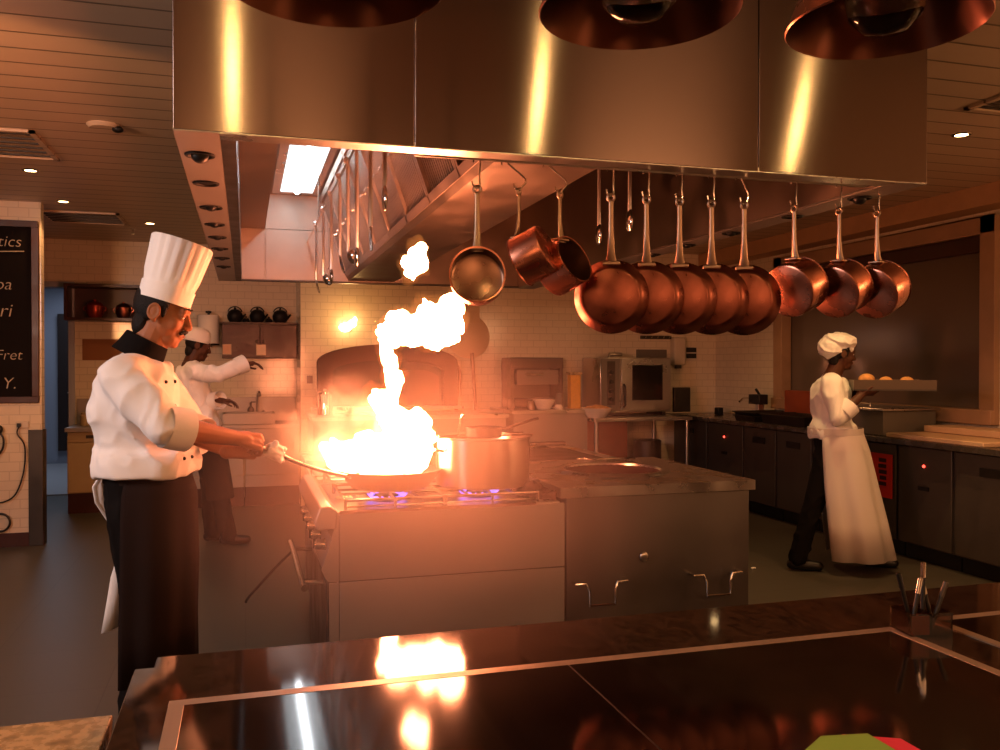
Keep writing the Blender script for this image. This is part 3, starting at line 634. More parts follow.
heat_lamp(0.108, 1.11, 1.922, 'copper heat lamp cut by the top of the frame, first over the pass')
heat_lamp(0.54, 1.13, 1.942, 'copper heat lamp in the middle of the three over the pass')
heat_lamp(0.915, 1.075, 1.945, 'copper heat lamp farthest along the pass, its bulb in view')
# ------------------------------------------------------------------ left wall: chalkboard, socket
cb = thing('chalkboard', (-2.0, 7.68, 1.15), 'framed black menu chalkboard on the tiled wall by the corridor', 'chalkboard')
build('board', M().box(-2.72, -1.62, 7.668, 7.688, 1.19, 2.55), BOARD, cb)
g = M()
for b in ((-2.77, -1.58, 1.145, 1.195), (-2.77, -1.58, 2.545, 2.595), (-2.77, -2.72, 1.195, 2.545), (-1.63, -1.58, 1.195, 2.545)): g.box(b[0], b[1], 7.655, 7.689, b[2], b[3])
build('frame', g, FRAMEB, cb, bevel=0.004)
def chalk(txt, xr, z, size, shear=0.2):
    c = bpy.data.curves.new('chalk_writing', 'FONT'); c.body = txt; c.size = size; c.align_x = 'RIGHT'; c.shear = shear; c.extrude = 0.001; c.offset = -0.002
    c.materials.append(CHALK)
    o = bpy.data.objects.new('tmp', c); COL.objects.link(o); bpy.context.view_layer.update()
    me = bpy.data.meshes.new_from_object(o.evaluated_get(bpy.context.evaluated_depsgraph_get())); bpy.data.objects.remove(o)
    o = bpy.data.objects.new('chalk_writing', me); COL.objects.link(o); o.parent = cb
    o.location = V((xr, 7.665, z)) - V((-2.0, 7.68, 1.15)); o.rotation_euler = (R(90), 0, 0); ORG[o] = ORG[cb]
chalk('tics', -1.70, 2.385, 0.125); chalk('oa', -1.77, 2.045, 0.13); chalk('ri', -1.77, 1.83, 0.15); chalk('Fret', -1.70, 1.49, 0.115); chalk('Y.', -1.74, 1.26, 0.13)
build('underline', M().tube([(-2.1, 7.666, 2.335), (-1.68, 7.666, 2.35)], 0.004, 6), CHALK, cb)
so = thing('wall_socket', (-1.70, 7.68, 0.97), 'white double wall socket on the tiles below the chalkboard', 'socket')
build('plate', M().box(-1.745, -1.655, 7.665, 7.689, 0.945, 1.0), PLAST, so, bevel=0.004)
build('plug', M().box(-1.735, -1.705, 7.64, 7.665, 0.955, 0.985), RUBBER, so, bevel=0.004)
tag(build('power_cable', M().tube(bez([(-1.72, 7.645, 0.955), (-1.73, 7.64, 0.9), (-1.68, 7.65, 0.80), (-1.69, 7.655, 0.6), (-1.75, 7.655, 0.42), (-1.85, 7.655, 0.36), (-1.95, 7.66, 0.38)], 6), 0.006, 8), RUBBER, org=(-1.72, 7.645, 0.955)), 'thin dark cable looping down the tiles from the wall socket', 'cable')
tag(build('power_cable', M().tube(bez([(-1.87, 7.645, 0.93), (-1.83, 7.64, 0.87), (-1.84, 7.65, 0.78), (-1.90, 7.655, 0.7)], 6), 0.008, 8).ell((-1.86, 7.64, 0.94), (0.03, 0.02, 0.035)), RUBBER, org=(-1.87, 7.645, 0.93)), 'black plug and short cable at the edge of the frame', 'cable')
tag(build('hose_coil', M().torus((-1.86, 7.66, 0.20), 0.07, 0.009, Matrix.Rotation(R(90), 3, 'X')), RUBBER, org=(-1.86, 7.66, 0.13)), 'small coil of dark hose low on the tiled wall', 'hose')

# ------------------------------------------------------------------ alcove: cabinets, worktop, shelves
for i, lb in enumerate(('cream base cabinet at the corridor end of the alcove', 'cream base cabinet behind the chef in the tall hat', 'cream base cabinet behind the second cook', 'cream base cabinet under the sink')):
    x0 = -1.655 + i * 0.55; x1 = x0 + 0.545
    c = thing('base_cabinet', (x0, 9.2, 0), lb, 'cabinet', 'cream cabinets in the alcove')
    build('carcass', M().box(x0, x1, 9.22, 9.84, 0.2, 0.80), CREAM, c)
    build('plinth', M().box(x0, x1, 9.24, 9.80, 0.0, 0.2), WOODD, c)
    if i < 2:
        dr = build('drawer', M().box(x0 + 0.01, x1 - 0.01, 9.2, 9.219, 0.70, 0.795), CREAM, c, bevel=0.003)
        build('grip', M().box(x0 + 0.17, x1 - 0.17, 9.192, 9.2, 0.735, 0.765), DARKST, dr)
        d = build('door', M().box(x0 + 0.01, x1 - 0.01, 9.2, 9.219, 0.21, 0.69), CREAM, c, bevel=0.003)
    else:
        d = build('door', M().box(x0 + 0.01, x1 - 0.01, 9.2, 9.219, 0.325, 0.795), PANEL, c, bevel=0.003)
        build('kick_panel', M().box(x0 + 0.005, x1 - 0.005, 9.205, 9.219, 0.2, 0.32), PANEL, c)
    build('handle', M().tube([(x1 - 0.06, 9.2, 0.55), (x1 - 0.06, 9.18, 0.55), (x1 - 0.06, 9.18, 0.65), (x1 - 0.06, 9.2, 0.65)], 0.005, 6), CHROME, d)
tag(build('worktop', M().box(-1.67, 0.54, 9.17, 9.845, 0.80, 0.84).box(-1.67, 0.54, 9.825, 9.845, 0.84, 1.10), PANEL, org=(-1.67, 9.17, 0.80), bevel=0.003), 'long steel worktop with upstand along the alcove wall', 'worktop')
sk = thing('sink_unit', (0.15, 9.3, 0.84), 'raised steel sink basin on the alcove worktop', 'sink')
build('basin', M().box(-0.22, 0.30, 9.25, 9.27, 0.84, 0.95).box(-0.22, 0.30, 9.62, 9.64, 0.84, 0.95).box(-0.22, -0.2, 9.27, 9.62, 0.84, 0.95).box(0.28, 0.30, 9.27, 9.62, 0.84, 0.95).box(-0.2, 0.28, 9.27, 9.62, 0.84, 0.85), PANEL, sk, bevel=0.004)
tp = thing('tap', (0.13, 9.72, 0.84), 'chrome swan neck tap beside the sink', 'tap')
build('spout', M().tube(bez([(0.13, 9.72, 0.84), (0.13, 9.72, 1.05), (0.135, 9.70, 1.14), (0.145, 9.62, 1.16), (0.15, 9.58, 1.12)], 6), 0.016, 10), CHROME, tp)
build('lever', M().tube([(0.13, 9.72, 0.92), (0.20, 9.70, 0.96)], 0.009, 8), CHROME, tp)
tag(build('soap_pump', M().lathe([(0, 0), (0.035, 0), (0.035, 0.14), (0.02, 0.16), (0.012, 0.165), (0.012, 0.21), (0, 0.21)], 16, Matrix.Translation((0.06, 9.66, 0.84))).box(0.06, 0.11, 9.652, 9.668, 1.045, 1.06), DARKST, org=(0.06, 9.66, 0.84)), 'dark soap pump bottle between tap and sink', 'soap pump')
# open dark cabinet with red pots
s1 = thing('wall_cabinet', (-1.75, 9.5, 1.90), 'open dark wooden wall cabinet behind the chef near the corridor', 'wall cabinet')
build('carcass', M().box(-1.74, -0.75, 9.55, 9.845, 1.90, 1.93).box(-1.74, -0.75, 9.55, 9.845, 2.24, 2.27).box(-1.74, -1.71, 9.55, 9.845, 1.93, 2.24).box(-0.78, -0.75, 9.55, 9.845, 1.93, 2.24).box(-1.71, -0.78, 9.83, 9.845, 1.93, 2.24), WOODD, s1)
def cookpot(x, y, z, r, h, m_, lb, grp):
    t = thing('lidded_pot', (x, y, z), lb, 'pot', grp); T = Matrix.Translation((x, y, z))
    build('pot_body', M().lathe([(0, 0), (r * 0.7, 0), (r, h * 0.3), (r, h * 0.65), (r * 0.9, h * 0.7), (0, h * 0.7)], 22, T), m_, t)
    ld = build('lid', M().lathe([(r * 0.95, h * 0.7), (r * 0.8, h * 0.8), (r * 0.3, h * 0.9), (0.012, h * 0.91), (0.016, h), (0, h)], 22, T), m_, t)
    for s in (-1, 1): build('handle', M().torus((x + s * r, y, z + h * 0.5), 0.022, 0.006, Matrix.Rotation(R(90), 3, 'X'), 14, 6), m_, t)
cookpot(-1.47, 9.66, 1.93, 0.085, 0.19, POTRED, 'red lidded pot on the open dark cabinet', 'pots in the open cabinet')
cookpot(-1.20, 9.66, 1.93, 0.075, 0.17, COPPERD, 'dull copper lidded pot beside the red one in the open cabinet', 'pots in the open cabinet')
s2 = thing('wall_cabinet', (-0.25, 9.5, 1.52), 'closed dark wooden wall cabinet above the alcove sink', 'wall cabinet')
build('carcass', M().box(-0.23, 0.54, 9.56, 9.845, 1.52, 1.885), WOODD, s2)
for x0 in (-0.225, 0.16):
    d = build('door', M().box(x0, x0 + 0.375, 9.54, 9.559, 1.53, 1.875), mat('polished_wood_door', '4a2016', 0.34, var=0.15), s2, bevel=0.003)
    build('knob', M().ell((x0 + (0.345 if x0 < 0 else 0.03), 9.53, 1.70), 0.011), BRASS, d)
build('cornice', M().box(-0.25, 0.545, 9.52, 9.845, 1.885, 1.905), WOODD, s2, bevel=0.003)
for i, (x, lb) in enumerate(((-0.10, 'round dark kettle on top of the wall cabinet, nearest the paper roll'), (0.13, 'round dark kettle in the middle on top of the wall cabinet'), (0.37, 'round dark kettle on top of the wall cabinet, nearest the pizza oven wall'))):
    t = thing('round_kettle', (x, 9.68, 1.905), lb, 'kettle', 'kettles on the wall cabinet'); T = Matrix.Translation((x, 9.68, 1.905))
    build('kettle_body', M().lathe([(0, 0), (0.05, 0), (0.075, 0.03), (0.082, 0.075), (0.065, 0.12), (0.03, 0.14), (0, 0.142)], 22, T), IRON, t)
    build('lid_knob', M().ell((x, 9.68, 2.055), 0.014), IRON, t)
    build('handle', M().torus((x, 9.68, 2.0), 0.075, 0.006, Matrix.Rotation(R(90), 3, 'X'), 18, 6, (0.3, PI - 0.3)), IRON, t)
    build('spout', M().tube([(x + 0.07, 9.68, 1.95), (x + 0.11, 9.68, 2.0)], [0.014, 0.008], 8), IRON, t)
for x, lb in ((0.015, 'tiny pot between the first two kettles'), (0.25, 'tiny pot between the last two kettles')):
    tag(build('small_jar', M().lathe([(0, 0), (0.03, 0), (0.04, 0.02), (0.025, 0.045), (0.008, 0.05), (0.01, 0.065), (0, 0.067)], 16, Matrix.Translation((x, 9.66, 1.905))), IRON, org=(x, 9.66, 1.905)), lb, 'jar', 'small jars on the wall cabinet')
pr = thing('paper_roll', (-0.37, 9.72, 1.66), 'tall white paper roll with dark knob on a wall bracket behind the second cook', 'paper roll'); T = Matrix.Translation((-0.37, 9.72, 1.68))
build('roll', M().lathe([(0.02, 0), (0.105, 0), (0.11, 0.01), (0.11, 0.29), (0.105, 0.30), (0.02, 0.30)], 28, T), PAPERW, pr)
build('holder', M().lathe([(0, -0.02), (0.11, -0.02), (0.11, -0.005), (0.012, -0.003), (0.012, 0.32), (0.03, 0.325), (0.03, 0.345), (0, 0.35)], 20, T), RUBBER, pr)
build('bracket', M().box(-0.40, -0.34, 9.72, 9.85, 1.645, 1.66), DARKST, pr)
def frame_pic(x, z, w, h, lb):
    t = thing('picture_frame', (x, 9.52, z), lb, 'picture', 'small framed cards on the wall cabinet')
    build('frame', M().box(x - w, x + w, 9.525, 9.539, z - h, z + h), BRASS, t, bevel=0.002)
    build('glass', M().box(x - w + 0.008, x + w - 0.008, 9.521, 9.525, z - h + 0.008, z + h - 0.008), mat('picture_glass', 'c89a80', 0.08), t)
frame_pic(-0.18, 1.615, 0.045, 0.055, 'small framed card on the cabinet door by the cook\'s sleeve'); frame_pic(0.165, 1.61, 0.05, 0.058, 'small pale pane in the middle of the cabinet, standing in for reflected firelight')  # second one stands in for firelight mirrored in the cabinet door
tag(build('wall_notice', M().box(-1.62, -1.24, 9.843, 9.849, 1.50, 1.72).box(-1.60, -1.26, 9.841, 9.843, 1.52, 1.70), mat('faded_notice', '8a5a34', 0.6), org=(-1.62, 9.845, 1.5)), 'faded notice sheet on the tiles under the open cabinet', 'notice')
for x, lb in ((-1.55, 'small jar on the worktop at the corridor end'), (-1.42, 'second small jar on the worktop beside the notice')):
    tag(build('small_jar', M().lathe([(0, 0), (0.045, 0), (0.045, 0.1), (0.035, 0.11), (0.04, 0.13), (0, 0.135)], 16, Matrix.Translation((x, 9.55, 0.84))), CREAM, org=(x, 9.55, 0.84)), lb, 'jar', 'jars on the alcove worktop')

# ------------------------------------------------------------------ back wall: pizza oven, counters, appliances
po = thing('pizza_oven', (1.44, 8.95, 1.02), 'dark arched pizza oven front set in the tiled back wall', 'pizza oven')
def arch(x0, x1, zb, zs, zt, n=18):
    cx = (x0 + x1) / 2; w = (x1 - x0) / 2
    return [(x0, zb)] + [(cx - w * math.cos(PI * i / n), zs + (zt - zs) * math.sin(PI * i / n)) for i in range(n + 1)] + [(x1, zb)]
outer = arch(0.71, 2.17, 1.02, 1.48, 1.665); inner = arch(0.86, 2.02, 1.02, 1.38, 1.50)
g = M()
g.loft([[V((p[0], y, p[1])) for p in outer] + [V((p[0], y, p[1])) for p in inner[::-1]] for y in (8.93, 9.098)])
build('surround', g, mat('oven_brick', '2a120c', 0.8, var=0.2, spec=0.15), po, smooth=0)
build('mouth', M().prism(inner, 'y', 9.06, 9.095), BLACKV, po)
build('oven_door', M().prism(arch(1.50, 1.98, 1.04, 1.30, 1.40), 'y', 9.0, 9.04), mat('oven_door_iron', '3a1c16', 0.4, 0.5), po)
build('shelf', M().box(0.65, 2.22, 8.85, 9.098, 0.99, 1.02), STEEL, po)
pc = thing('prep_counter', (0.6, 8.3, 0), 'steel prep counter under the pizza oven', 'counter')
build('body', M().box(0.62, 2.52, 8.32, 9.09, 0.1, 0.92), PANEL, pc); build('top', M().box(0.60, 2.54, 8.28, 9.095, 0.92, 0.96), STEEL, pc, bevel=0.003)
build('plinth', M().box(0.66, 2.48, 8.38, 9.05, 0, 0.1), RUBBER, pc)
for i, x in enumerate((0.75, 0.98)):
    t = thing('steel_canister', (x + i * 0.4, 8.55, 0.96), ('tall steel canister on the prep counter nearest the alcove corner', 'steel canister on the prep counter nearer the flames')[i], 'canister', 'canisters by the pizza oven'); T = Matrix.Translation((x + i * 0.4, 8.55, 0.96))
    build('can', M().lathe([(0, 0), (0.075, 0), (0.075, 0.20), (0.07, 0.21)], 24, T), CHROME, t); build('lid', M().lathe([(0.078, 0.205), (0.078, 0.225), (0.02, 0.24), (0.015, 0.26), (0, 0.262)], 24, T), CHROME, t)
tag(build('wall_switch', M().box(0.61, 0.67, 9.085, 9.099, 1.26, 1.34).box(0.63, 0.65, 9.08, 9.086, 1.28, 1.32), DARKST, org=(0.64, 9.09, 1.3)), 'small dark switch on the tiles beside the pizza oven arch', 'switch')
wl = thing('wall_flare', (1.02, 9.06, 1.86), 'small bright flare glowing on the tiles between shelf cabinet and fireball', 'wall flare')  # made-up glowing shape and plate for a bright flare of unknown source
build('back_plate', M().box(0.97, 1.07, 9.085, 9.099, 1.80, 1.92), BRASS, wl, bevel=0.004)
build('shade', fuse(M().ell((1.0, 9.05, 1.84), (0.07, 0.03, 0.05)).ell((1.07, 9.05, 1.88), (0.05, 0.025, 0.045)).ell((1.10, 9.05, 1.92), (0.025, 0.02, 0.035)), 0.008, 3), emit('flare_glow', (1, 0.6, 0.25), 12), wl)
l_ = bpy.data.lights.new('wall_flare_light', 'POINT'); l_.energy = 5; l_.color = (1, 0.5, 0.16); l_.shadow_soft_size = 0.05
o_ = bpy.data.objects.new('wall_flare_light', l_); COL.objects.link(o_); o_.location = (1.02, 8.85, 1.9)  # added point light for the flare's glow on the tiles
pe = thing('pizza_peel', (2.36, 9.05, 1.05), 'round pizza peel leaning on the back wall beside the oven', 'pizza peel')
build('blade', M().lathe([(0, 0), (0.235, 0), (0.24, 0.004), (0.235, 0.008), (0, 0.008)], 40, Matrix.Translation((2.32, 9.075, 1.76)) @ Matrix.Rotation(R(85), 4, 'X')), mat('peel_metal', 'd8bc98', 0.5, 0.15), pe)
build('handle', M().tube([(2.355, 9.055, 1.58), (2.385, 9.0, 0.965)], 0.02, 10), WOODW, pe)
tag(build('hot_pipe', M().tube(bez([(2.18, 9.05, 0.965), (2.22, 9.05, 1.3), (2.20, 9.05, 1.42), (2.12, 9.05, 1.5)], 5), 0.02, 10), BRASS, org=(2.18, 9.05, 0.965)), 'bent brass pipe rising beside the oven arch', 'pipe')
tag(build('wall_panel', M().box(2.20, 2.45, 9.08, 9.098, 1.88, 2.27), STONE, org=(2.2, 9.09, 1.88)), 'flat pale panel on the back wall beside the fireball', 'panel')
bc = thing('back_counter', (2.58, 8.3, 0), 'tall steel counter with plain front between pizza oven and combi oven', 'counter')
build('body', M().box(2.60, 3.40, 8.32, 9.09, 0.1, 0.955), PANEL, bc); build('top', M().box(2.57, 3.42, 8.28, 9.095, 0.955, 0.99), STEEL, bc, bevel=0.003); build('plinth', M().box(2.64, 3.36, 8.38, 9.05, 0, 0.1), RUBBER, bc)
sa = thing('salamander_grill', (2.75, 8.7, 0.99), 'dark salamander grill on the tall back counter', 'grill')
build('cabinet', M().box(2.70, 3.29, 8.74, 9.08, 1.42, 1.53).box(2.70, 2.74, 8.74, 9.08, 0.99, 1.42).box(3.25, 3.29, 8.74, 9.08, 0.99, 1.42).box(2.74, 3.25, 9.04, 9.08, 0.99, 1.42), DARKST, sa, bevel=0.004)
build('hood_box', M().box(2.76, 3.23, 8.72, 9.02, 1.24, 1.40), GREY, sa, bevel=0.004)
build('grill_rack', M().box(2.75, 3.24, 8.74, 9.03, 1.075, 1.09), IRON, sa)
build('handle', M().tube([(2.86, 8.72, 1.35), (2.86, 8.69, 1.35), (3.04, 8.69, 1.35), (3.04, 8.72, 1.35)], 0.012, 8), CHROME, sa)
def bowl(x, y, z, r, h, lb, food=False):
    t = thing('white_bowl', (x, y, z), lb, 'bowl', 'white bowls on the back counters'); T = Matrix.Translation((x, y, z))
    build('bowl_body', M().lathe([(0, 0), (r * 0.55, 0), (r * 0.6, 0.008), (r * 0.85, h * 0.55), (r, h), (r * 0.96, h), (r * 0.8, h * 0.55), (r * 0.5, 0.014), (0, 0.014)], 36, T), CERAM, t)
    if food: build('food', fuse(M().ell((x, y, z + h * 0.85), (r * 0.84, r * 0.84, h * 0.32)).ell((x + 0.03, y, z + h * 1.0), (r * 0.4, r * 0.4, h * 0.25)), 0.01, 3, folds=0.01, fscale=14), FOOD, t)
bowl(2.97, 8.45, 0.99, 0.118, 0.10, 'white bowl on the tall counter in front of the salamander')
bowl(3.50, 8.32, 0.90, 0.165, 0.105, 'wide white bowl heaped with food beside the combi oven', True)
yc = thing('pasta_box', (3.36, 8.5, 0.99), 'tall yellow container at the end of the tall counter', 'container')
build('box', M().box(3.285, 3.40, 8.5, 8.6, 0.99, 1.345), YELLOW, yc, bevel=0.006); build('lid', M().box(3.27, 3.415, 8.49, 8.61, 1.345, 1.375), BEIGE, yc, bevel=0.004)
for i, (x, y, h, m_, lb) in enumerate(((2.64, 8.55, 0.12, RUBBER, 'small dark jar on the tall counter next to the salamander'), (2.82, 8.42, 0.09, BRASS, 'small brass cup beside the white bowl'), (3.12, 8.42, 0.05, CERAM, 'tiny white dish on the tall counter edge'), (3.20, 8.62, 0.16, GREY, 'grey bottle behind the yellow container'))):
    tag(build('small_jar', M().lathe([(0, 0), (0.04, 0), (0.045, h * 0.5), (0.035, h * 0.8), (0.03, h), (0, h)], 16, Matrix.Translation((x, y, 0.99))), m_, org=(x, y, 0.99)), lb, 'jar', 'small things on the tall counter')
ot = thing('steel_table', (3.45, 8.25, 0), 'open steel table carrying the combi oven', 'table')
build('top', M().box(3.43, 4.55, 8.2, 9.08, 0.865, 0.90), STEEL, ot, bevel=0.003)
for x in (3.47, 4.51):
    for y in (8.25, 9.03): build('leg', M().tube([(x, y, 0), (x, y, 0.865)], 0.022, 10), STEEL, ot)
build('under_shelf', M().box(3.47, 4.51, 8.27, 9.03, 0.30, 0.325), DARKST, ot)
build('side_sheet', M().box(3.44, 3.98, 8.6, 8.62, 0.33, 0.865), BOX, ot)
tag(build('stock_tin', M().lathe([(0, 0), (0.15, 0), (0.15, 0.3), (0.14, 0.31), (0, 0.31)], 28, Matrix.Translation((4.22, 8.6, 0.325))), DARKST, org=(4.22, 8.6, 0.325)), 'dark tin on the lower shelf of the oven table', 'tin')
co = thing('combi_oven', (3.66, 8.5, 0.90), 'steel combi oven with glass door and control column', 'oven')
build('cabinet', M().box(3.64, 4.47, 8.55, 9.06, 0.94, 1.53), STEEL, co, bevel=0.008)
cp = build('control_panel', M().box(3.645, 3.86, 8.525, 8.55, 0.955, 1.52), GREY, co, bevel=0.003)
build('column', M().box(3.71, 3.80, 8.518, 8.526, 1.02, 1.49), DARKST, cp)
for i, z in enumerate((1.08, 1.17, 1.27, 1.37)): build('knob', M().lathe([(0, 0.025), (0.022, 0.025), (0.026, 0), (0, 0)], 16, Matrix.Translation((3.755, 8.518, z)) @ Matrix.Rotation(R(90), 4, 'X')), RUBBER, cp)
dr = build('door', M().box(3.875, 4.46, 8.52, 8.55, 0.96, 1.52), STEEL, co, bevel=0.004)
build('door_glass', M().box(4.0, 4.36, 8.514, 8.521, 1.07, 1.45), OVGL, dr)
build('door_handle', M().tube([(3.905, 8.52, 1.0), (3.905, 8.485, 1.02), (3.905, 8.485, 1.22), (3.905, 8.52, 1.24)], 0.012, 8), RUBBER, dr)
for x in (3.7, 4.4): build('foot', M().box(x, x + 0.04, 8.6, 9.0, 0.90, 0.94), RUBBER, co)
build('flue', M().tube([(3.9, 8.9, 1.53), (3.9, 8.9, 1.57), (4.05, 8.9, 1.57)], 0.02, 10), STEEL, co)
ws = thing('wall_rack', (4.4, 9.0, 1.76), 'small wall rack with pegs above the combi oven', 'rack')
build('board', M().box(4.37, 4.75, 9.06, 9.098, 1.75, 1.79), DARKST, ws)
for i in range(5): build('peg', M().tube([(4.41 + i * 0.075, 9.06, 1.765), (4.41 + i * 0.075, 9.02, 1.765), (4.41 + i * 0.075, 9.015, 1.785)], 0.005, 6), CHROME, ws)
tag(build('notice_plate', M().box(4.32, 4.70, 9.075, 9.098, 1.53, 1.63), GREY, org=(4.32, 9.09, 1.53), bevel=0.003), 'grey plate on the tiles right above the combi oven', 'plate')
di = thing('soap_dispenser', (4.82, 9.05, 1.45), 'pale soap dispenser on the back wall past the combi oven', 'dispenser')
build('case', M().box(4.75, 4.90, 8.99, 9.1, 1.45, 1.77), PLAST, di, bevel=0.015); build('spout', M().box(4.79, 4.85, 9.0, 9.06, 1.41, 1.45), DARKST, di)
sw = thing('switch_plate', (5.02, 9.09, 1.55), 'dark double switch plate on the back wall near the corner', 'switch')
build('plate', M().box(4.94, 5.10, 9.085, 9.098, 1.50, 1.67), PLAST, sw, bevel=0.003)
for z in (1.53, 1.60): build('rocker', M().box(4.955, 5.085, 9.078, 9.086, z, z + 0.055), RUBBER, sw)
tag(build('upright_tray', M().box(4.60, 4.80, 8.7, 8.75, 0.925, 1.20), DARKST, org=(4.6, 8.7, 0.925), bevel=0.005), 'dark tray standing upright in the far corner of the counter', 'tray')

# ------------------------------------------------------------------ right-hand counter run
cuts = [8.95, 8.20, 7.50, 6.95, 6.42, 5.88, 5.40, 4.86, 4.20]
lbs = ['dark base cabinet in the far corner of the window counter', 'dark undercounter fridge with a red light, far end of the window counter', 'dark base cabinet behind the tandoor corner', 'dark base cabinet behind the cook\'s back', 'dark base cabinet beside the cook\'s legs', 'dark base cabinet carrying the red notice',
       'dark undercounter fridge with a red light, past the white apron', 'dark base cabinet cut by the edge of the frame']
for i in range(8):
    y1, y0 = cuts[i] - 0.006, cuts[i + 1] + 0.006
    c = thing('base_cabinet', (4.72, y0, 0), lbs[i], 'cabinet', 'dark cabinets under the window')
    build('carcass', M().box(4.74, 5.34, y0, y1, 0.12, 0.855), CAB, c)
    build('plinth', M().box(4.80, 5.30, y0, y1, 0, 0.12), RUBBER, c)
    d = build('door', M().box(4.72, 4.739, y0 + 0.008, y1 - 0.008, 0.13, 0.845), CAB, c, bevel=0.004)
    if i in (1, 6):
        build('grip', M().box(4.712, 4.721, (y0 + y1) / 2 - 0.05, (y0 + y1) / 2 + 0.05, 0.535, 0.565), RUBBER, d)
        build('pilot_light', M().ell((4.718, (y0 + y1) / 2, 0.712), 0.011), emit('red_led', (1, 0.05, 0.03), 6), d)
    else:
        build('grip', M().box(4.712, 4.721, (y0 + y1) / 2 - 0.10, (y0 + y1) / 2 + 0.10, 0.70, 0.76), RUBBER, d)
tag(build('worktop', M().box(4.62, 5.345, 4.2, 8.95, 0.86, 0.90), CABTOP, org=(4.62, 4.2, 0.86), bevel=0.003), 'long dark stone worktop under the window', 'worktop')
rs = thing('notice_sheet', (4.71, 5.55, 0.42), 'bright red notice hanging on a cabinet front behind the white apron', 'notice')
build('sheet', M().box(4.708, 4.7135, 5.44, 5.70, 0.43, 0.765), REDP, rs)
g = M()
for k, (z0, z1, ya, yb) in enumerate(((0.70, 0.73, 5.50, 5.58), (0.655, 0.685, 5.50, 5.585), (0.61, 0.64, 5.495, 5.58), (0.565, 0.595, 5.50, 5.57), (0.52, 0.55, 5.50, 5.58))): g.box(4.7065, 4.7082, ya, yb, z0, z1)
build('dark_print', g, INK, rs)
def gn(name, x0, x1, y0, y1, z, h, lb, cat, m_=STEEL):
    t = thing(name, ((x0 + x1) / 2, (y0 + y1) / 2, z), lb, cat)
    build('pan_body', M().loft([[V((x, y, zz)) for x, y in ((x0 + q, y0 + q), (x1 - q, y0 + q), (x1 - q, y1 - q), (x0 + q, y1 - q))] for q, zz in ((0.02, z), (0.006, z + h), (0.008, z + h), (0.022, z + 0.006))]), m_, t, bevel=0.004)
    build('rim', M().tube([(x0, y0, z + h), (x1, y0, z + h), (x1, y1, z + h), (x0, y1, z + h), (x0, y0, z + h)], 0.007, 6), m_, t)
gn('oven_tray', 4.68, 5.15, 7.25, 7.62, 0.90, 0.05, 'dark shallow oven tray on the window counter near the corner', 'tray', DARKST)
gn('oven_tray', 4.70, 5.2, 7.27, 7.66, 0.955, 0.03, 'second shallow tray stacked on the oven tray near the corner', 'tray', DARKST)
gn('steel_pan', 4.68, 5.10, 6.48, 7.15, 0.90, 0.085, 'long shallow steel pan on the counter behind the cook', 'pan', DARKST)
bx = thing('copper_board', (5.2, 7.0, 0.90), 'reddish copper coloured board leaning on the wall under the window', 'board')
build('board', M().box(5.16, 5.19, 6.72, 7.46, 0.905, 1.20), BOX, bx, bevel=0.006); build('stand', M().box(5.14, 5.24, 6.75, 7.43, 0.90, 0.907), DARKST, bx)
tag(build('pale_ledge', M().box(5.20, 5.268, 6.75, 7.42, 1.13, 1.18).box(5.20, 5.268, 6.75, 7.42, 0.901, 1.13), STONE, org=(5.2, 7.0, 0.9), bevel=0.003), 'pale board standing behind the copper coloured one under the window', 'board')
kh = thing('knife_block', (5.05, 7.78, 0.90), 'small dark box with a black handle beside the copper coloured board', 'box')
build('box', M().box(4.98, 5.08, 7.62, 7.82, 1.05, 1.15), RUBBER, kh, bevel=0.006); build('stand', M().box(5.0, 5.06, 7.66, 7.72, 0.90, 1.05), STEEL, kh)
build('handle', M().tube([(5.03, 7.70, 1.15), (5.03, 7.76, 1.20)], 0.013, 8), RUBBER, kh)
tq = thing('wall_tap', (5.3, 8.1, 1.05), 'small wall tap over the far end of the window counter', 'tap')
build('spout', M().tube(bez([(5.345, 8.2, 1.07), (5.24, 8.2, 1.09), (5.16, 8.19, 1.09), (5.10, 8.18, 1.055)], 5), 0.012, 8), CHROME, tq); build('body', M().tube([(5.348, 8.2, 1.07), (5.30, 8.2, 1.07)], 0.022, 10), CHROME, tq)
tag(build('cube_timer', M().box(5.0, 5.07, 8.45, 8.53, 0.90, 0.98), RUBBER, org=(5.03, 8.5, 0.90), bevel=0.008), 'small black timer box on the counter corner', 'timer')
gb = thing('bain_marie', (4.95, 5.75, 0.90), 'dull steel bain marie box on the counter behind the cook\'s tray', 'bain marie')
build('box', M().box(4.72, 5.22, 5.55, 6.25, 0.90, 1.09), GREY, gb, bevel=0.006); build('lid', M().box(4.70, 5.24, 5.53, 6.27, 1.09, 1.11), STEEL, gb, bevel=0.005)
build('handle', M().tube([(4.85, 5.85, 1.11), (4.85, 5.85, 1.14), (4.85, 6.0, 1.14), (4.85, 6.0, 1.11)], 0.007, 8), CHROME, gb)
tag(build('cutting_board', M().box(4.66, 5.2, 4.55, 5.45, 0.90, 0.935), STONE, org=(4.9, 5, 0.9), bevel=0.008), 'large pale cutting board on the counter past the cook', 'cutting board')
tag(build('marble_slab', M().box(5.0, 5.265, 4.25, 5.44, 0.937, 0.985), STONE, org=(5.1, 4.7, 0.937), bevel=0.006), 'pale slab lying along the wall behind the cutting board', 'slab')
tag(build('floor_scrap', fuse(M().ell((3.45, 5.35, 0.008), (0.022, 0.012, 0.008)), 0.004, 2), PAPERW, org=(3.45, 5.35, 0)), 'tiny white scrap on the floor past the tandoor', 'scrap')

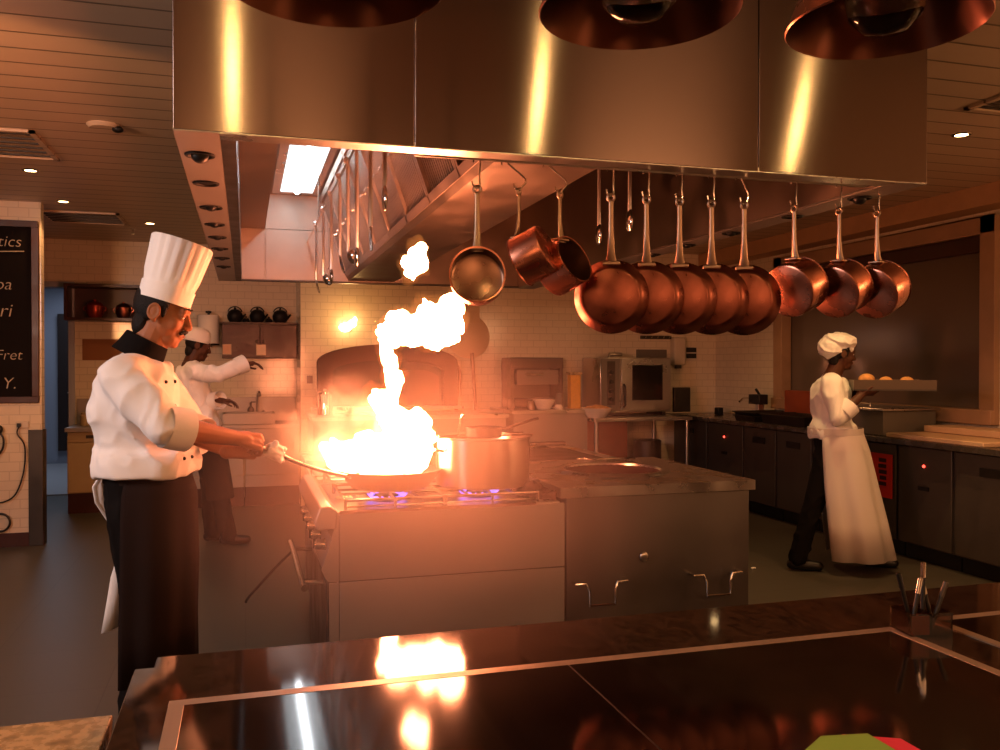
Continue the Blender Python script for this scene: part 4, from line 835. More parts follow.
# ------------------------------------------------------------------ people
def frame(fwd, up):
    f = V(fwd).normalized(); u = V(up); s = u.cross(f).normalized(); u = f.cross(s)
    return Matrix((f, s, u)).transposed()              # columns: forward, side, up
def hand_mesh(w, fwd, dorsal, thumb, curl, k=1.0):
    """w wrist, fwd towards the knuckles, dorsal = back of the hand, thumb = +1/-1 side"""
    Mx = frame(fwd, dorsal); w = V(w); g = M()
    def P(x, y, z): return w + Mx @ V((x * k, y * thumb * k, z * k))
    for i in range(4):
        y = 0.030 - 0.0195 * i
        g.cap2(P(0.0, y * 0.55, 0), P(0.085 - 0.004 * abs(i - 1), y, 0.002), 0.015 * k, 0.0125 * k, 10)
    g.cap2(P(0.01, 0.0, 0), P(0.07, 0.0, -0.004), 0.019 * k, 0.021 * k, 12)
    L = ((0.042, 0.025, 0.02), (0.046, 0.029, 0.022), (0.043, 0.027, 0.021), (0.033, 0.020, 0.018))
    for i in range(4):
        y = 0.0315 - 0.0208 * i; p = V((0.085 - 0.004 * abs(i - 1), y, 0.002)); a = 0; r = 0.0092 if i < 3 else 0.0082
        for j in range(3):
            a += curl[j] * (1 + 0.06 * i); q = p + V((math.cos(a), 0, -math.sin(a))) * L[i][j]
            g.cap2(P(*p), P(*q), r * k, (r - 0.0008) * k, 10); p = q; r -= 0.0008
    t0 = V((0.02, 0.028, -0.006)); t1 = V((0.052, 0.052, -0.022)); t2 = V((0.082, 0.045, -0.040)); t3 = V((0.102, 0.030, -0.046))
    g.cap2(P(*t0), P(*t1), 0.015 * k, 0.012 * k, 10).cap2(P(*t1), P(*t2), 0.0115 * k, 0.010 * k, 10).cap2(P(*t2), P(*t3), 0.010 * k, 0.0085 * k, 10)
    return g
GRIP = (R(55), R(80), R(55)); RELAX = (R(22), R(25), R(15)); HOLD = (R(35), R(45), R(30))
def ring(c, a, dep, wid, n=28, bend=0.0):
    f = V((math.cos(a), math.sin(a), 0)); l = V((-math.sin(a), math.cos(a), 0)); c = V(c); out = []
    for i in range(n):
        t = 2 * PI * i / n; ct, st = math.cos(t), math.sin(t)
        e = 0.82
        out.append(c + f * (dep * math.copysign(abs(ct) ** e, ct)) + l * (wid * math.copysign(abs(st) ** e, st)) + V((0, 0, -bend * ct)))
    return out
def arc_strip(ringfn, levels, a0, a1, n=30, wave=0.0, nw=7, seed=0):
    g = M(); rows = []
    for k, (c, dep, wid) in enumerate(levels):
        row = []
        for i in range(n + 1):
            t = a0 + (a1 - a0) * i / n; ww = wave * (k / (len(levels) - 1)) * (math.sin(t * nw + seed) + 0.5 * math.sin(t * nw * 1.9 + seed * 2))
            row.append(ringfn(c, dep + ww, wid + ww, t))
        rows.append(row)
    return g.loft(rows, cap=False, closed=False)
def person(name, label, a, J, skin, hat=None, jacket=WHITE, apron=None, collar=None, sleeve=0.35, hands=(GRIP, GRIP), detail=True, scale=1.0, trousers=BLACKC, moustache=False, jd=1.0, jbot=None, seed=1):
    root = thing(name, (J['pelvis'][0], J['pelvis'][1], 0), label, 'person')
    f = V((math.cos(a), math.sin(a), 0)); l = V((-math.sin(a), math.cos(a), 0)); Z = V((0, 0, 1))
    pv, ch, nk, hd = V(J['pelvis']), V(J['chest']), V(J['neck']), V(J['head'])
    k = scale
    # torso rings (centre, half depth, half width)
    def torso(s):
        c1 = pv.lerp(ch, 0.5)
        return [(pv - Z * 0.13, 0.105 * s * k, 0.15 * s * k), (pv, 0.122 * s * k, 0.168 * s * k), (c1, 0.118 * s * k, 0.152 * s * k), (ch, 0.128 * s * k, 0.172 * s * k), (ch.lerp(nk, 0.45), 0.118 * s * k, 0.175 * s * k), (ch.lerp(nk, 0.8), 0.085 * s * k, 0.115 * s * k), (nk, 0.058 * k, 0.062 * k)]
    # body: one continuous surface
    b = M().loft([ring(c, a, d, w) for c, d, w in torso(0.84)])
    b.cap2(nk - Z * 0.03, hd - Z * 0.05 * k - f * 0.012, 0.063 * k, 0.060 * k)
    yaw = J.get('hyaw', a); Hm = Matrix.Translation(hd) @ Matrix.Rotation(yaw, 4, 'Z') @ Matrix.Rotation(R(J.get('pitch', 0)), 4, 'Y') @ Matrix.Scale(k, 4)
    H3 = Hm.to_3x3()
    def hp(x, y, z): return Hm @ V((x, y, z))
    hdm = M()
    hdm.ell((-0.008, 0, 0.03), (0.086, 0.074, 0.086)); hdm.ell((0.022, 0, -0.025), (0.068, 0.066, 0.088)); hdm.ell((0.042, 0, -0.082), (0.046, 0.048, 0.036)); hdm.ell((0.066, 0, -0.098), (0.02, 0.022, 0.018))
    hdm.cap2((0.078, -0.034, 0.024), (0.078, 0.034, 0.024), 0.015, 0.015)
    hdm.cap2((0.086, 0, 0.012), (0.104, 0, -0.030), 0.009, 0.0135); hdm.ell((0.098, 0.011, -0.036), (0.010, 0.009, 0.008)); hdm.ell((0.098, -0.011, -0.036), (0.010, 0.009, 0.008))
    hdm.cap2((0.083, -0.020, -0.064), (0.083, 0.020, -0.064), 0.0085, 0.0085); hdm.ell((0.090, 0, -0.062), (0.007, 0.018, 0.006)); hdm.ell((0.087, 0, -0.073), (0.008, 0.018, 0.007))
    for s in (-1, 1):
        hdm.ell((0.0775, s * 0.031, 0.0065), (0.0135, 0.0145, 0.0105)); hdm.ell((0.0765, s * 0.031, -0.008), (0.012, 0.014, 0.007))
        hdm.ell((0.050, s * 0.040, -0.03), (0.032, 0.022, 0.03))
        hdm.ell((-0.008, s * 0.078, -0.006), (0.018, 0.008, 0.030)); hdm.torus((-0.008, s * 0.083, -0.004), 0.019, 0.005, Matrix.Rotation(R(90), 3, 'X') @ Matrix.Scale(1.35, 3, V((0, 1, 0))), 18, 6); hdm.ell((-0.002, s * 0.078, -0.034), (0.009, 0.006, 0.009))
    b.join(hdm.xf(Hm))
    for sd in ('R', 'L'):
        sh, el, wr = V(J['sh' + sd]), V(J['el' + sd]), V(J['wr' + sd])
        b.cap2(sh, el, 0.050 * k, 0.043 * k).cap2(el, el.lerp(wr, 0.35), 0.043 * k, 0.041 * k).cap2(el.lerp(wr, 0.35), wr, 0.041 * k, 0.026 * k)
        fw, dr_ = J['hand' + sd]
        b.join(hand_mesh(wr, fw, dr_, 1 if sd == 'R' else -1, hands[0 if sd == 'R' else 1], k))
        b.cap2(wr - V(fw).normalized() * 0.02, wr + V(fw).normalized() * 0.03, 0.026 * k, 0.024 * k)
        hp_, kn, an = V(J['hip' + sd]), V(J['kn' + sd]), V(J['an' + sd])
        b.cap2(hp_, kn, 0.072 * k, 0.05 * k).cap2(kn, an, 0.05 * k, 0.035 * k)
    bo = build('body', fuse(b, 0.0035 if detail else 0.006, 3), skin, root, smooth=0)
    bo.data.polygons.foreach_set('use_smooth', [True] * len(bo.data.polygons))
    # eyes
    for s in (-1, 1):
        e = build('eye', M().ell(hp(0.0775, s * 0.031, 0.001), (0.0115 * k,) * 3), EYEW, root)
        build('iris', M().ell(hp(0.085, s * 0.030, -0.001), (0.0055 * k,) * 3), EYED, e)
        build('eyebrow', M().tube([hp(0.092, s * 0.014, 0.030), hp(0.094, s * 0.03, 0.034), hp(0.082, s * 0.05, 0.028)], [0.003, 0.0042, 0.002], 6), HAIR, root)
    build('lips', M().tube([hp(0.088, -0.022, -0.067), hp(0.0965, 0, -0.066), hp(0.088, 0.022, -0.067)], [0.002, 0.005, 0.002], 8), mat('lips', '7a3a2c', 0.45), root)
    if moustache:
        build('moustache', M().tube(bez([hp(0.086, -0.030, -0.060), hp(0.097, -0.015, -0.049), hp(0.101, 0, -0.047), hp(0.097, 0.015, -0.049), hp(0.086, 0.030, -0.060)], 5), [0.003] + [0.006] * 19 + [0.003], 8), HAIR, root)
    # hair: a cap over the back and sides of the skull
    hm_ = M(); rows = []
    for i in range(9):
        th = -1.0 + (PI / 2 + 1.0) * i / 8
        row = []
        for j in range(25):
            ph = R(62) + (2 * PI - R(124)) * j / 24
            lowcut = -0.55 if abs(ph - PI) < R(75) else -0.30
            t2 = max(th, lowcut) if False else th
            drop = 0.0
            t3 = t2 if abs(ph - PI) < R(60) else t2 * 1.0 + max(0, (abs(ph - PI) - R(60))) * 0.85 * (1 - i / 8)
            row.append(hp(-0.008 + 0.089 * math.cos(t3) * math.cos(ph), 0.077 * math.cos(t3) * math.sin(ph), 0.028 + 0.090 * math.sin(t3)))
        rows.append(row)
    hm_.loft(rows, cap=False, closed=False)
    hm_.ell(hp(-0.048, 0, -0.052), (0.033 * k, 0.054 * k, 0.050 * k), H3.normalized())
    build('hair', hm_, HAIR, root, solid=0.009)
    for s in (-1, 1): build('sideburn', M().ell(hp(0.022, s * 0.071, 0.012), (0.010 * k, 0.006 * k, 0.030 * k), H3.normalized()), HAIR, root)
    # trousers and shoes
    t = M()
    t.loft([ring(pv + Z * 0.07, a, 0.125 * k, 0.165 * k), ring(pv - Z * 0.05, a, 0.13 * k, 0.17 * k), ring(pv - Z * 0.16, a, 0.11 * k, 0.16 * k)])
    for sd in ('R', 'L'):
        hp_, kn, an = V(J['hip' + sd]), V(J['kn' + sd]), V(J['an' + sd])
        t.cap2(hp_, kn, 0.092 * k, 0.076 * k).cap2(kn, an + Z * 0.0, 0.076 * k, 0.068 * k)
        sf = V(J.get('foot' + sd, f)).normalized()
        sm = M().cap2(an + sf * 0.0 - Z * (an.z - 0.045), an + sf * 0.14 - Z * (an.z - 0.035), 0.042, 0.036).ell(an + sf * 0.02 - Z * (an.z - 0.07), (0.048, 0.042, 0.05)).ell(an - sf * 0.035 - Z * (an.z - 0.045), 0.04)
        sm = fuse(sm, 0.008, 4)
        for p in sm.v: p.z = max(p.z, 0.001)
        build('shoe', sm, SHOE, root, smooth=60)
    t = fuse(t, 0.010, 6, folds=0.006, fscale=7, seed=seed, stretch=(1, 1, 0.6))
    for p in t.v: p.z = max(p.z, 0.03)
    build('trousers', t, trousers, root, smooth=80)
    # jacket: torso and sleeves in one surface
    jk = M()
    rr = torso(1.0); zb = jbot if jbot is not None else pv.z - 0.02
    rr = [(V((pv.x, pv.y, zb)), 0.172 * k * jd, 0.208 * k), (V((pv.x, pv.y, zb + 0.03)), 0.176 * k * jd, 0.210 * k), (V((pv.x, pv.y, zb + 0.09)) , 0.165 * k * jd, 0.20 * k)] + [(c, d * 1.14 * jd, w * 1.08) for c, d, w in rr[2:6] if c.z > zb + 0.08]
    rr.append((nk - Z * 0.03, 0.066 * k, 0.07 * k))
    jk.loft([ring(c, a, d, w) for c, d, w in rr])
    for sd in ('R', 'L'):
        sh, el, wr = V(J['sh' + sd]), V(J['el' + sd]), V(J['wr' + sd])
        jk.cap2(ch.lerp(nk, 0.45) + (sh - ch) * 0.3, sh - Z * 0.012, 0.085 * k, 0.074 * k).cap2(sh - Z * 0.012, el, 0.074 * k, 0.068 * k); jk.ell(ch.lerp(sh, 0.55) - Z * 0.02, (0.10 * k, 0.09 * k, 0.13 * k))
        if sleeve > 0: jk.cap2(el, el.lerp(wr, sleeve), 0.068 * k, 0.062 * k)
        elif sleeve < 0: pass
    jk = fuse(jk, 0.007, 14, folds=0.010, fscale=5.0, seed=seed, stretch=(1.3, 1.0, 0.8)); jk = fuse(jk, 0.007, 5)
    build('jacket', jk, jacket, root, smooth=0); bpy.data.objects[-1] if False else None
    jo = root.children[-1]; jo.data.polygons.foreach_set('use_smooth', [True] * len(jo.data.polygons))
    if collar is not None:
        cc_, ax = J.get('collar', (nk, (hd - nk).normalized())); ax = V(ax); cm = Matrix.Translation(cc_) @ ax.to_track_quat('Z', 'Y').to_matrix().to_4x4()
        build('collar', M().lathe([(0.094, -0.035), (0.084, -0.005), (0.076, 0.04), (0.072, 0.042), (0.070, 0.0), (0.074, -0.03)], 32, cm), collar, root)
    for sd in ('R', 'L'):
        el, wr = V(J['el' + sd]), V(J['wr' + sd]); ax = (wr - el).normalized(); c0 = el.lerp(wr, max(sleeve, 0)) + ax * 0.035
        cm = Matrix.Translation(c0) @ ax.to_track_quat('Z', 'Y').to_matrix().to_4x4()
        build('cuff', M().lathe([(0.045 * k, 0.0), (0.060 * k, 0.012), (0.068 * k, 0.034), (0.073 * k, 0.038), (0.073 * k, 0.0), (0.070 * k, -0.045)], 28, cm), jacket, root, smooth=60)
    # apron
    if apron:
        def rf(c, dep, wid, t): return V(c) + f * (dep * math.cos(t)) + l * (wid * math.sin(t))
        build('apron', arc_strip(rf, apron['levels'], apron['a0'], apron['a1'], 44, apron.get('wave', 0.012), apron.get('nw', 6), seed), apron['mat'], root, solid=0.005, smooth=80)
        c, dp, wd = apron['levels'][0]
        build('waistband', M().loft([[rf(V(c) + Z * dz, dp + q, wd + q, 2 * PI * i / 40) for i in range(40)] for dz, q in ((-0.025, 0.008), (0.02, 0.008), (0.02, 0.0), (-0.025, 0.0))] , cap=False), apron['mat'], root, smooth=60)
    # headwear
    if hat: hat(root, Hm, k)
    return root
def toque(base, axis, rb, rt, h):
    def fn(root, Hm, k):
        m = Matrix.Translation(base) @ V(axis).normalized().to_track_quat('Z', 'Y').to_matrix().to_4x4()
        rows = []
        lv = [(0.0, rb), (0.05, rb + 0.002), (0.06, rb + 0.003), (0.066, rb + 0.004), (0.10, rb + 0.010), (0.16, rb + (rt - rb) * 0.72), (h - 0.006, rt), (h, rt - 0.004), (h - 0.002, rt - 0.02), (h - 0.01, rt * 0.5), (h - 0.012, 0.002)]
        for i, (z, r) in enumerate(lv):
            row = []
            for j in range(72):
                t = 2 * PI * j / 72; pl = 0.0022 * (1 if j % 4 < 2 else -1) if 3 < i < 7 else 0
                row.append(m @ V(((r + pl) * math.cos(t), (r + pl) * 0.95 * math.sin(t), z)))
            rows.append(row)
        build('chef_hat', M().loft(rows, cap=False), PAPERW, root, smooth=50)
        build('hat_band', M().loft([[m @ V((r * math.cos(2 * PI * j / 48), r * 0.95 * math.sin(2 * PI * j / 48), z)) for j in range(48)] for z, r in ((0.0, rb + 0.001), (0.0, rb + 0.005), (0.058, rb + 0.0075), (0.058, rb + 0.003))], cap=False), PAPERW, root)
    return fn
def skullcap(root, Hm, k):
    g = M(); rows = []
    for z, r in ((0.025, 0.100), (0.05, 0.101), (0.085, 0.097), (0.115, 0.085), (0.135, 0.06), (0.142, 0.02), (0.143, 0.001)):
        rows.append([Hm @ V((-0.012 + r * math.cos(2 * PI * j / 32), r * 0.86 * math.sin(2 * PI * j / 32), z + 0.12 * (-0.0 + 0.1 * math.cos(2 * PI * j / 32) * 0.3))) for j in range(32)])
    build('cap', g.loft(rows, cap=False), WHITE, root, solid=0.004)
def beret(root, Hm, k):
    g = M()
    g.ell((-0.02, 0, 0.09), (0.122, 0.108, 0.068)); g.ell((-0.075, 0, 0.045), (0.092, 0.10, 0.085)); g.ell((-0.012, 0, 0.04), (0.101, 0.088, 0.03)); g.ell((0.02, 0.0, 0.105), (0.08, 0.08, 0.05))
    g.xf(Hm)
    build('floppy_cap', fuse(g, 0.006, 4, folds=0.008, fscale=9), WHITE, root, smooth=80)

# --- the chef at the range
HX = V((0.045, 3.222, 1.147))
PX, PYY = -0.335, 3.30
J = dict(pelvis=(PX, PYY, 1.00), chest=(-0.375, 3.30, 1.30), neck=(-0.352, 3.30, 1.485), collar=((-0.350, 3.30, 1.498), (0.46, 0.0, 0.89)), head=(-0.285, 3.295, 1.632), pitch=15, hyaw=R(-6),
         shR=(-0.395, 3.125, 1.405), elR=(-0.255, 3.045, 1.24), wrR=(-0.022, 3.19, 1.183), handR=((0.80, 0.32, -0.22), (-0.1, -0.72, 0.68)),
         shL=(-0.335, 3.475, 1.405), elL=(-0.205, 3.45, 1.20), wrL=(-0.045, 3.285, 1.128), handL=((0.95, -0.12, 0.02), (0.05, 0.55, -0.83)),
         hipR=(PX - 0.035, 3.21, 0.93), knR=(PX + 0.015, 3.20, 0.52), anR=(PX - 0.03, 3.19, 0.08), hipL=(PX - 0.035, 3.39, 0.93), knL=(PX + 0.0, 3.41, 0.52), anL=(PX - 0.05, 3.42, 0.08))
lv = [((PX + 0.005, PYY, 1.06), 0.140, 0.165), ((PX + 0.005, PYY, 1.0), 0.160, 0.188), ((PX + 0.005, PYY, 0.92), 0.165, 0.196), ((PX + 0.005, PYY, 0.75), 0.168, 0.20), ((PX + 0.0, PYY, 0.55), 0.168, 0.20), ((PX, PYY, 0.36), 0.168, 0.205)]
chef = person('person', 'cook in tall white hat and white jacket gripping the flaming pan', R(-9), J, SKIN, hat=toque((-0.276, 3.297, 1.668), (0.29, 0.0, 0.955), 0.0905, 0.112, 0.225), collar=BLACKC, sleeve=0.03,
       apron=dict(levels=lv, a0=R(-104), a1=R(104), mat=APRND, wave=0.008, nw=7), moustache=True, jd=1.0, jbot=1.055, hands=(GRIP, GRIP), seed=3)
f = V((math.cos(R(-9)), math.sin(R(-9)), 0)); lft = V((-f.y, f.x, 0))
# jacket buttons: two columns down the chest, each set on the cloth
from mathutils.bvhtree import BVHTree
jo = [o for o in chef.children if o.name.startswith('jacket')][0]; jorg = ORG[jo]
jt = BVHTree.FromPolygons([v.co + jorg for v in jo.data.vertices], [list(pl.vertices) for pl in jo.data.polygons])
for z, dd in ((1.385, 0.137), (1.30, 0.150), (1.205, 0.148), (1.12, 0.157)):
    for s in (-0.05, -0.105):
        c = V((-0.37 + 0.035 * max(0, (1.3 - z) / 0.3), 3.30, z)); d = (f * math.sqrt(max(0.0, 1 - (s / 0.19) ** 2)) * (dd + 0.004) + lft * s)
        hit = jt.ray_cast(c + f * 0.5 + lft * s, -f)[0] or (c + d)
        build('button', M().ell(hit + f * 0.001, (0.0065, 0.0065, 0.0065)), BUTTON, chef)
# cloth folded round the pan handle in his fist
hx_ax = (V((0.30, 3.35, 1.03)) - V((0.10, 3.245, 1.128))).normalized(); c0 = V((0.10, 3.245, 1.128))
g = M()
for i in range(9):
    t = i / 8 * 2 * PI
    pp = hx_ax.cross(V((0, 0, 1))).normalized() * math.cos(t) + hx_ax.cross(hx_ax.cross(V((0, 0, 1)))).normalized() * math.sin(t)
    g.cap2(c0 - hx_ax * 0.022 + pp * 0.018, c0 + hx_ax * (0.028 + 0.01 * math.sin(3 * t)) + pp * 0.024, 0.012, 0.009, 8)
g.cap2(c0 + V((0.0, -0.015, 0.015)), c0 + V((0.006, -0.022, 0.036)), 0.015, 0.011, 10).cap2(c0 + V((0.01, -0.015, -0.01)), c0 + V((0.022, -0.022, -0.034)), 0.015, 0.010, 10)
tag(build('pot_cloth', fuse(g, 0.004, 6, folds=0.003, fscale=26), WHITE, org=c0, smooth=80), 'small white cloth wrapped round the pan handle in the chef\'s fist', 'cloth')
# white towel hanging at his back
tw = M(); rows = []
for i, (x, y, z, w) in enumerate(((-0.47, 3.33, 1.05, 0.05), (-0.492, 3.34, 1.01, 0.055), (-0.487, 3.36, 0.95, 0.055), (-0.455, 3.43, 0.86, 0.05), (-0.43, 3.46, 0.74, 0.05), (-0.440, 3.45, 0.66, 0.075), (-0.448, 3.44, 0.57, 0.085), (-0.458, 3.43, 0.46, 0.10))):
    rows.append([V((x + (j - 3.5) * w * 0.14, y + 0.008 * math.sin(j * 1.3 + i * 0.3) + j * w * 0.06, z + 0.004 * j)) for j in range(8)])
tw.loft(rows, cap=False, closed=False)
tag(build('side_towel', tw, WHITE, solid=0.006, org=(-0.48, 3.2, 1.06), smooth=80), 'white towel hanging from the back of the chef\'s waist', 'towel')

# --- second cook at the alcove
b = dict(pelvis=(-0.35, 7.36, 0.95), chest=(-0.41, 7.38, 1.27), neck=(-0.425, 7.37, 1.47), head=(-0.365, 7.36, 1.605), pitch=14, hyaw=R(8),
         shR=(-0.37, 7.20, 1.41), elR=(-0.20, 7.12, 1.37), wrR=(-0.015, 7.20, 1.455), handR=((0.9, 0.2, 0.1), (0, 0.1, 1)),
         shL=(-0.42, 7.54, 1.41), elL=(-0.36, 7.38, 1.14), wrL=(-0.20, 7.24, 1.165), handL=((0.95, -0.05, -0.05), (0, 0.2, 1)),
         hipR=(-0.30, 7.28, 0.89), knR=(-0.22, 7.27, 0.48), anR=(-0.13, 7.27, 0.08), hipL=(-0.32, 7.45, 0.89), knL=(-0.28, 7.46, 0.48), anL=(-0.26, 7.46, 0.08))
l2 = [((-0.325, 7.36, 0.94), 0.14, 0.17), ((-0.31, 7.36, 0.80), 0.16, 0.19), ((-0.28, 7.36, 0.55), 0.17, 0.20), ((-0.255, 7.36, 0.38), 0.17, 0.20)]
person('person', 'cook in white jacket and small white cap reaching toward the shelf, behind the chef', R(6), b, SKIND, hat=skullcap, sleeve=0.75, apron=dict(levels=l2, a0=R(-110), a1=R(110), mat=BLACKC, wave=0.008), jbot=0.90, hands=(RELAX, RELAX), detail=False, seed=5)

# --- cook with the tray by the window
c = dict(pelvis=(3.995, 5.20, 0.93), chest=(3.985, 5.20, 1.20), neck=(3.985, 5.20, 1.385), head=(4.045, 5.20, 1.525), pitch=4, hyaw=R(14),
         shR=(3.965, 5.03, 1.325), elR=(4.00, 4.955, 1.09), wrR=(4.165, 5.02, 1.255), handR=((0.95, 0.2, 0.05), (0, -0.45, -0.9)),
         shL=(3.985, 5.37, 1.325), elL=(4.06, 5.44, 1.10), wrL=(4.19, 5.37, 1.245), handL=((0.95, -0.1, 0.05), (0, 0.3, -0.95)),
         hipR=(3.96, 5.11, 0.88), knR=(3.86, 5.10, 0.49), anR=(3.75, 5.09, 0.085), hipL=(4.02, 5.29, 0.88), knL=(4.20, 5.30, 0.49), anL=(4.28, 5.31, 0.08))
l3 = [((4.01, 5.20, 0.985), 0.178, 0.212), ((4.03, 5.20, 0.85), 0.20, 0.22), ((4.06, 5.20, 0.6), 0.225, 0.225), ((4.095, 5.19, 0.35), 0.245, 0.235), ((4.13, 5.18, 0.10), 0.26, 0.24)]
TRM = Matrix.Translation((3.995, 5.2, 0)) @ Matrix.Rotation(R(-30), 4, 'Z') @ Matrix.Translation((-3.995, -5.2, 0))
for kk in list(c):
    if kk.startswith('hand'): c[kk] = tuple(TRM.to_3x3() @ V(x) for x in c[kk])
    elif kk not in ('pitch', 'hyaw'): c[kk] = TRM @ V(c[kk])
c['hyaw'] -= R(30)
l3 = [(TRM @ V(a_), d_, w_) for a_, d_, w_ in l3]
person('person', 'cook in floppy white cap and long white apron carrying a tray by the window', R(-26), c, SKIND, hat=beret, sleeve=0.2, scale=0.94, apron=dict(levels=l3, a0=R(-132), a1=R(125), mat=APRNW, wave=0.016, nw=6), jbot=0.93, hands=(RELAX, RELAX), detail=False, seed=9)
tr = thing('serving_tray', TRM @ V((4.36, 5.2, 1.27)), 'dark flat tray of bread rolls held out by the cook in the white apron', 'tray')
build('tray_body', M().box(4.10, 4.62, 4.99, 5.41, 1.272, 1.282).xf(TRM), DARKST, tr)
build('tray_rim', M().box(4.10, 4.62, 4.99, 5.00, 1.282, 1.345).box(4.10, 4.62, 5.40, 5.41, 1.282, 1.345).box(4.10, 4.11, 5.00, 5.40, 1.282, 1.345).box(4.61, 4.62, 5.00, 5.40, 1.282, 1.345).xf(TRM), mat('tray_metal', '5a4c42', 0.45, 0.6), tr)
for i, (x, y, s_, lb) in enumerate(((4.20, 5.10, 1.2, 'bread roll on the tray nearest the cook\'s hand'), (4.33, 5.14, 0.9, 'second bread roll along the tray from the cook'), (4.46, 5.12, 0.9, 'third bread roll, farthest along the tray'))):
    pt_ = TRM @ V((x, y, 1.305 + 0.035 * s_))
    tag(build('bread_roll', M().ell(pt_, (0.05 * s_, 0.045, 0.034 * s_)), FOOD, org=pt_ - V((0, 0, 0.034 * s_))), lb, 'bread roll', 'rolls on the tray')

# ------------------------------------------------------------------ fire and smoke
FX = 3.50
def fpx(u, v, y):                                  # point of the fire plane y seen at that place of the photograph
    ya = R(16.45); p = R(-0.6)
    fw = V((math.sin(ya) * math.cos(p), math.cos(ya) * math.cos(p), math.sin(p))); rt = V((math.cos(ya), -math.sin(ya), 0)); up = rt.cross(fw)
    d = fw + rt * (u - 500) / 864 + up * (375 - v) / 864
    return EYE + d * (y / d.y)
def fire_mat(name, col, k):
    return emit(name, col, k)
FIRE = fire_mat('fire', (1.0, 0.27, 0.11), 110)
HALO = bpy.data.materials.new('fire_halo'); HALO.use_nodes = True; _t = HALO.node_tree; _t.nodes.clear()
_e = _t.nodes.new('ShaderNodeEmission'); _e.inputs[0].default_value = (1, 0.30, 0.06, 1); _e.inputs[1].default_value = 5
_t.links.new(_e.outputs[0], _t.nodes.new('ShaderNodeOutputMaterial').inputs['Volume'])
def flame_mesh(blobs, vox, amp, fs, sd, grow):
    g = M(); k = 0.0041
    for u, v, ru, rv in blobs:
        g.ell(fpx(u, v - grow * 0.6, FX), ((ru + grow) * k, (min(ru, rv, 34) * 0.85 + grow) * k, (rv + grow) * k), None, 14, 9)
    g = fuse(g, vox, 3, folds=-0.016, fscale=11, seed=sd)
    for i, p in enumerate(g.v):
        n_ = NV(p * fs + V((sd, 0, 0))) + 0.5 * NV(p * fs * 2.3)
        g.v[i] = p + V((n_.x, n_.y, n_.z * 1.3)) * amp
    return g
def flame(blobs, vox, amp, fs, name, label, sd):
    g = flame_mesh(blobs, vox, amp, fs, sd, 0)
    o = build(name, g, FIRE, org=fpx(blobs[0][0], blobs[0][1], FX), smooth=0)
    o.data.polygons.foreach_set('use_smooth', [True] * len(o.data.polygons))
    build('halo', flame_mesh(blobs, vox, amp * 1.8, fs, sd + 2, 3.2), HALO, o, smooth=0)
    return tag(o, label, 'flame', 'flames from the pan')
f1 = flame([(385, 462, 50, 15), (352, 456, 30, 14), (408, 448, 26, 24), (420, 440, 14, 26), (372, 447, 26, 16), (335, 448, 16, 9), (402, 428, 17, 18), (417, 424, 10, 16),
       (392, 412, 14, 13), (384, 402, 12, 11), (378, 398, 10, 9), (392, 388, 8, 14), (394, 378, 9, 11), (389, 364, 7, 13), (384, 352, 5, 14),
       (385, 338, 9, 11), (400, 328, 15, 18), (415, 330, 17, 15), (430, 328, 19, 20), (446, 322, 18, 25), (452, 312, 13, 17), (428, 306, 10, 9), (437, 340, 13, 12), (381, 331, 5, 8)], 0.012, 0.018, 9, 'flame', 'tall column of fire leaping from the pan and billowing into a fireball', 1.3)
f2 = flame([(416, 262, 11, 14), (410, 268, 8, 8), (421, 255, 6, 12), (412, 276, 5, 6)], 0.008, 0.012, 12, 'flame', 'small detached flame puff above the fireball', 4.1)
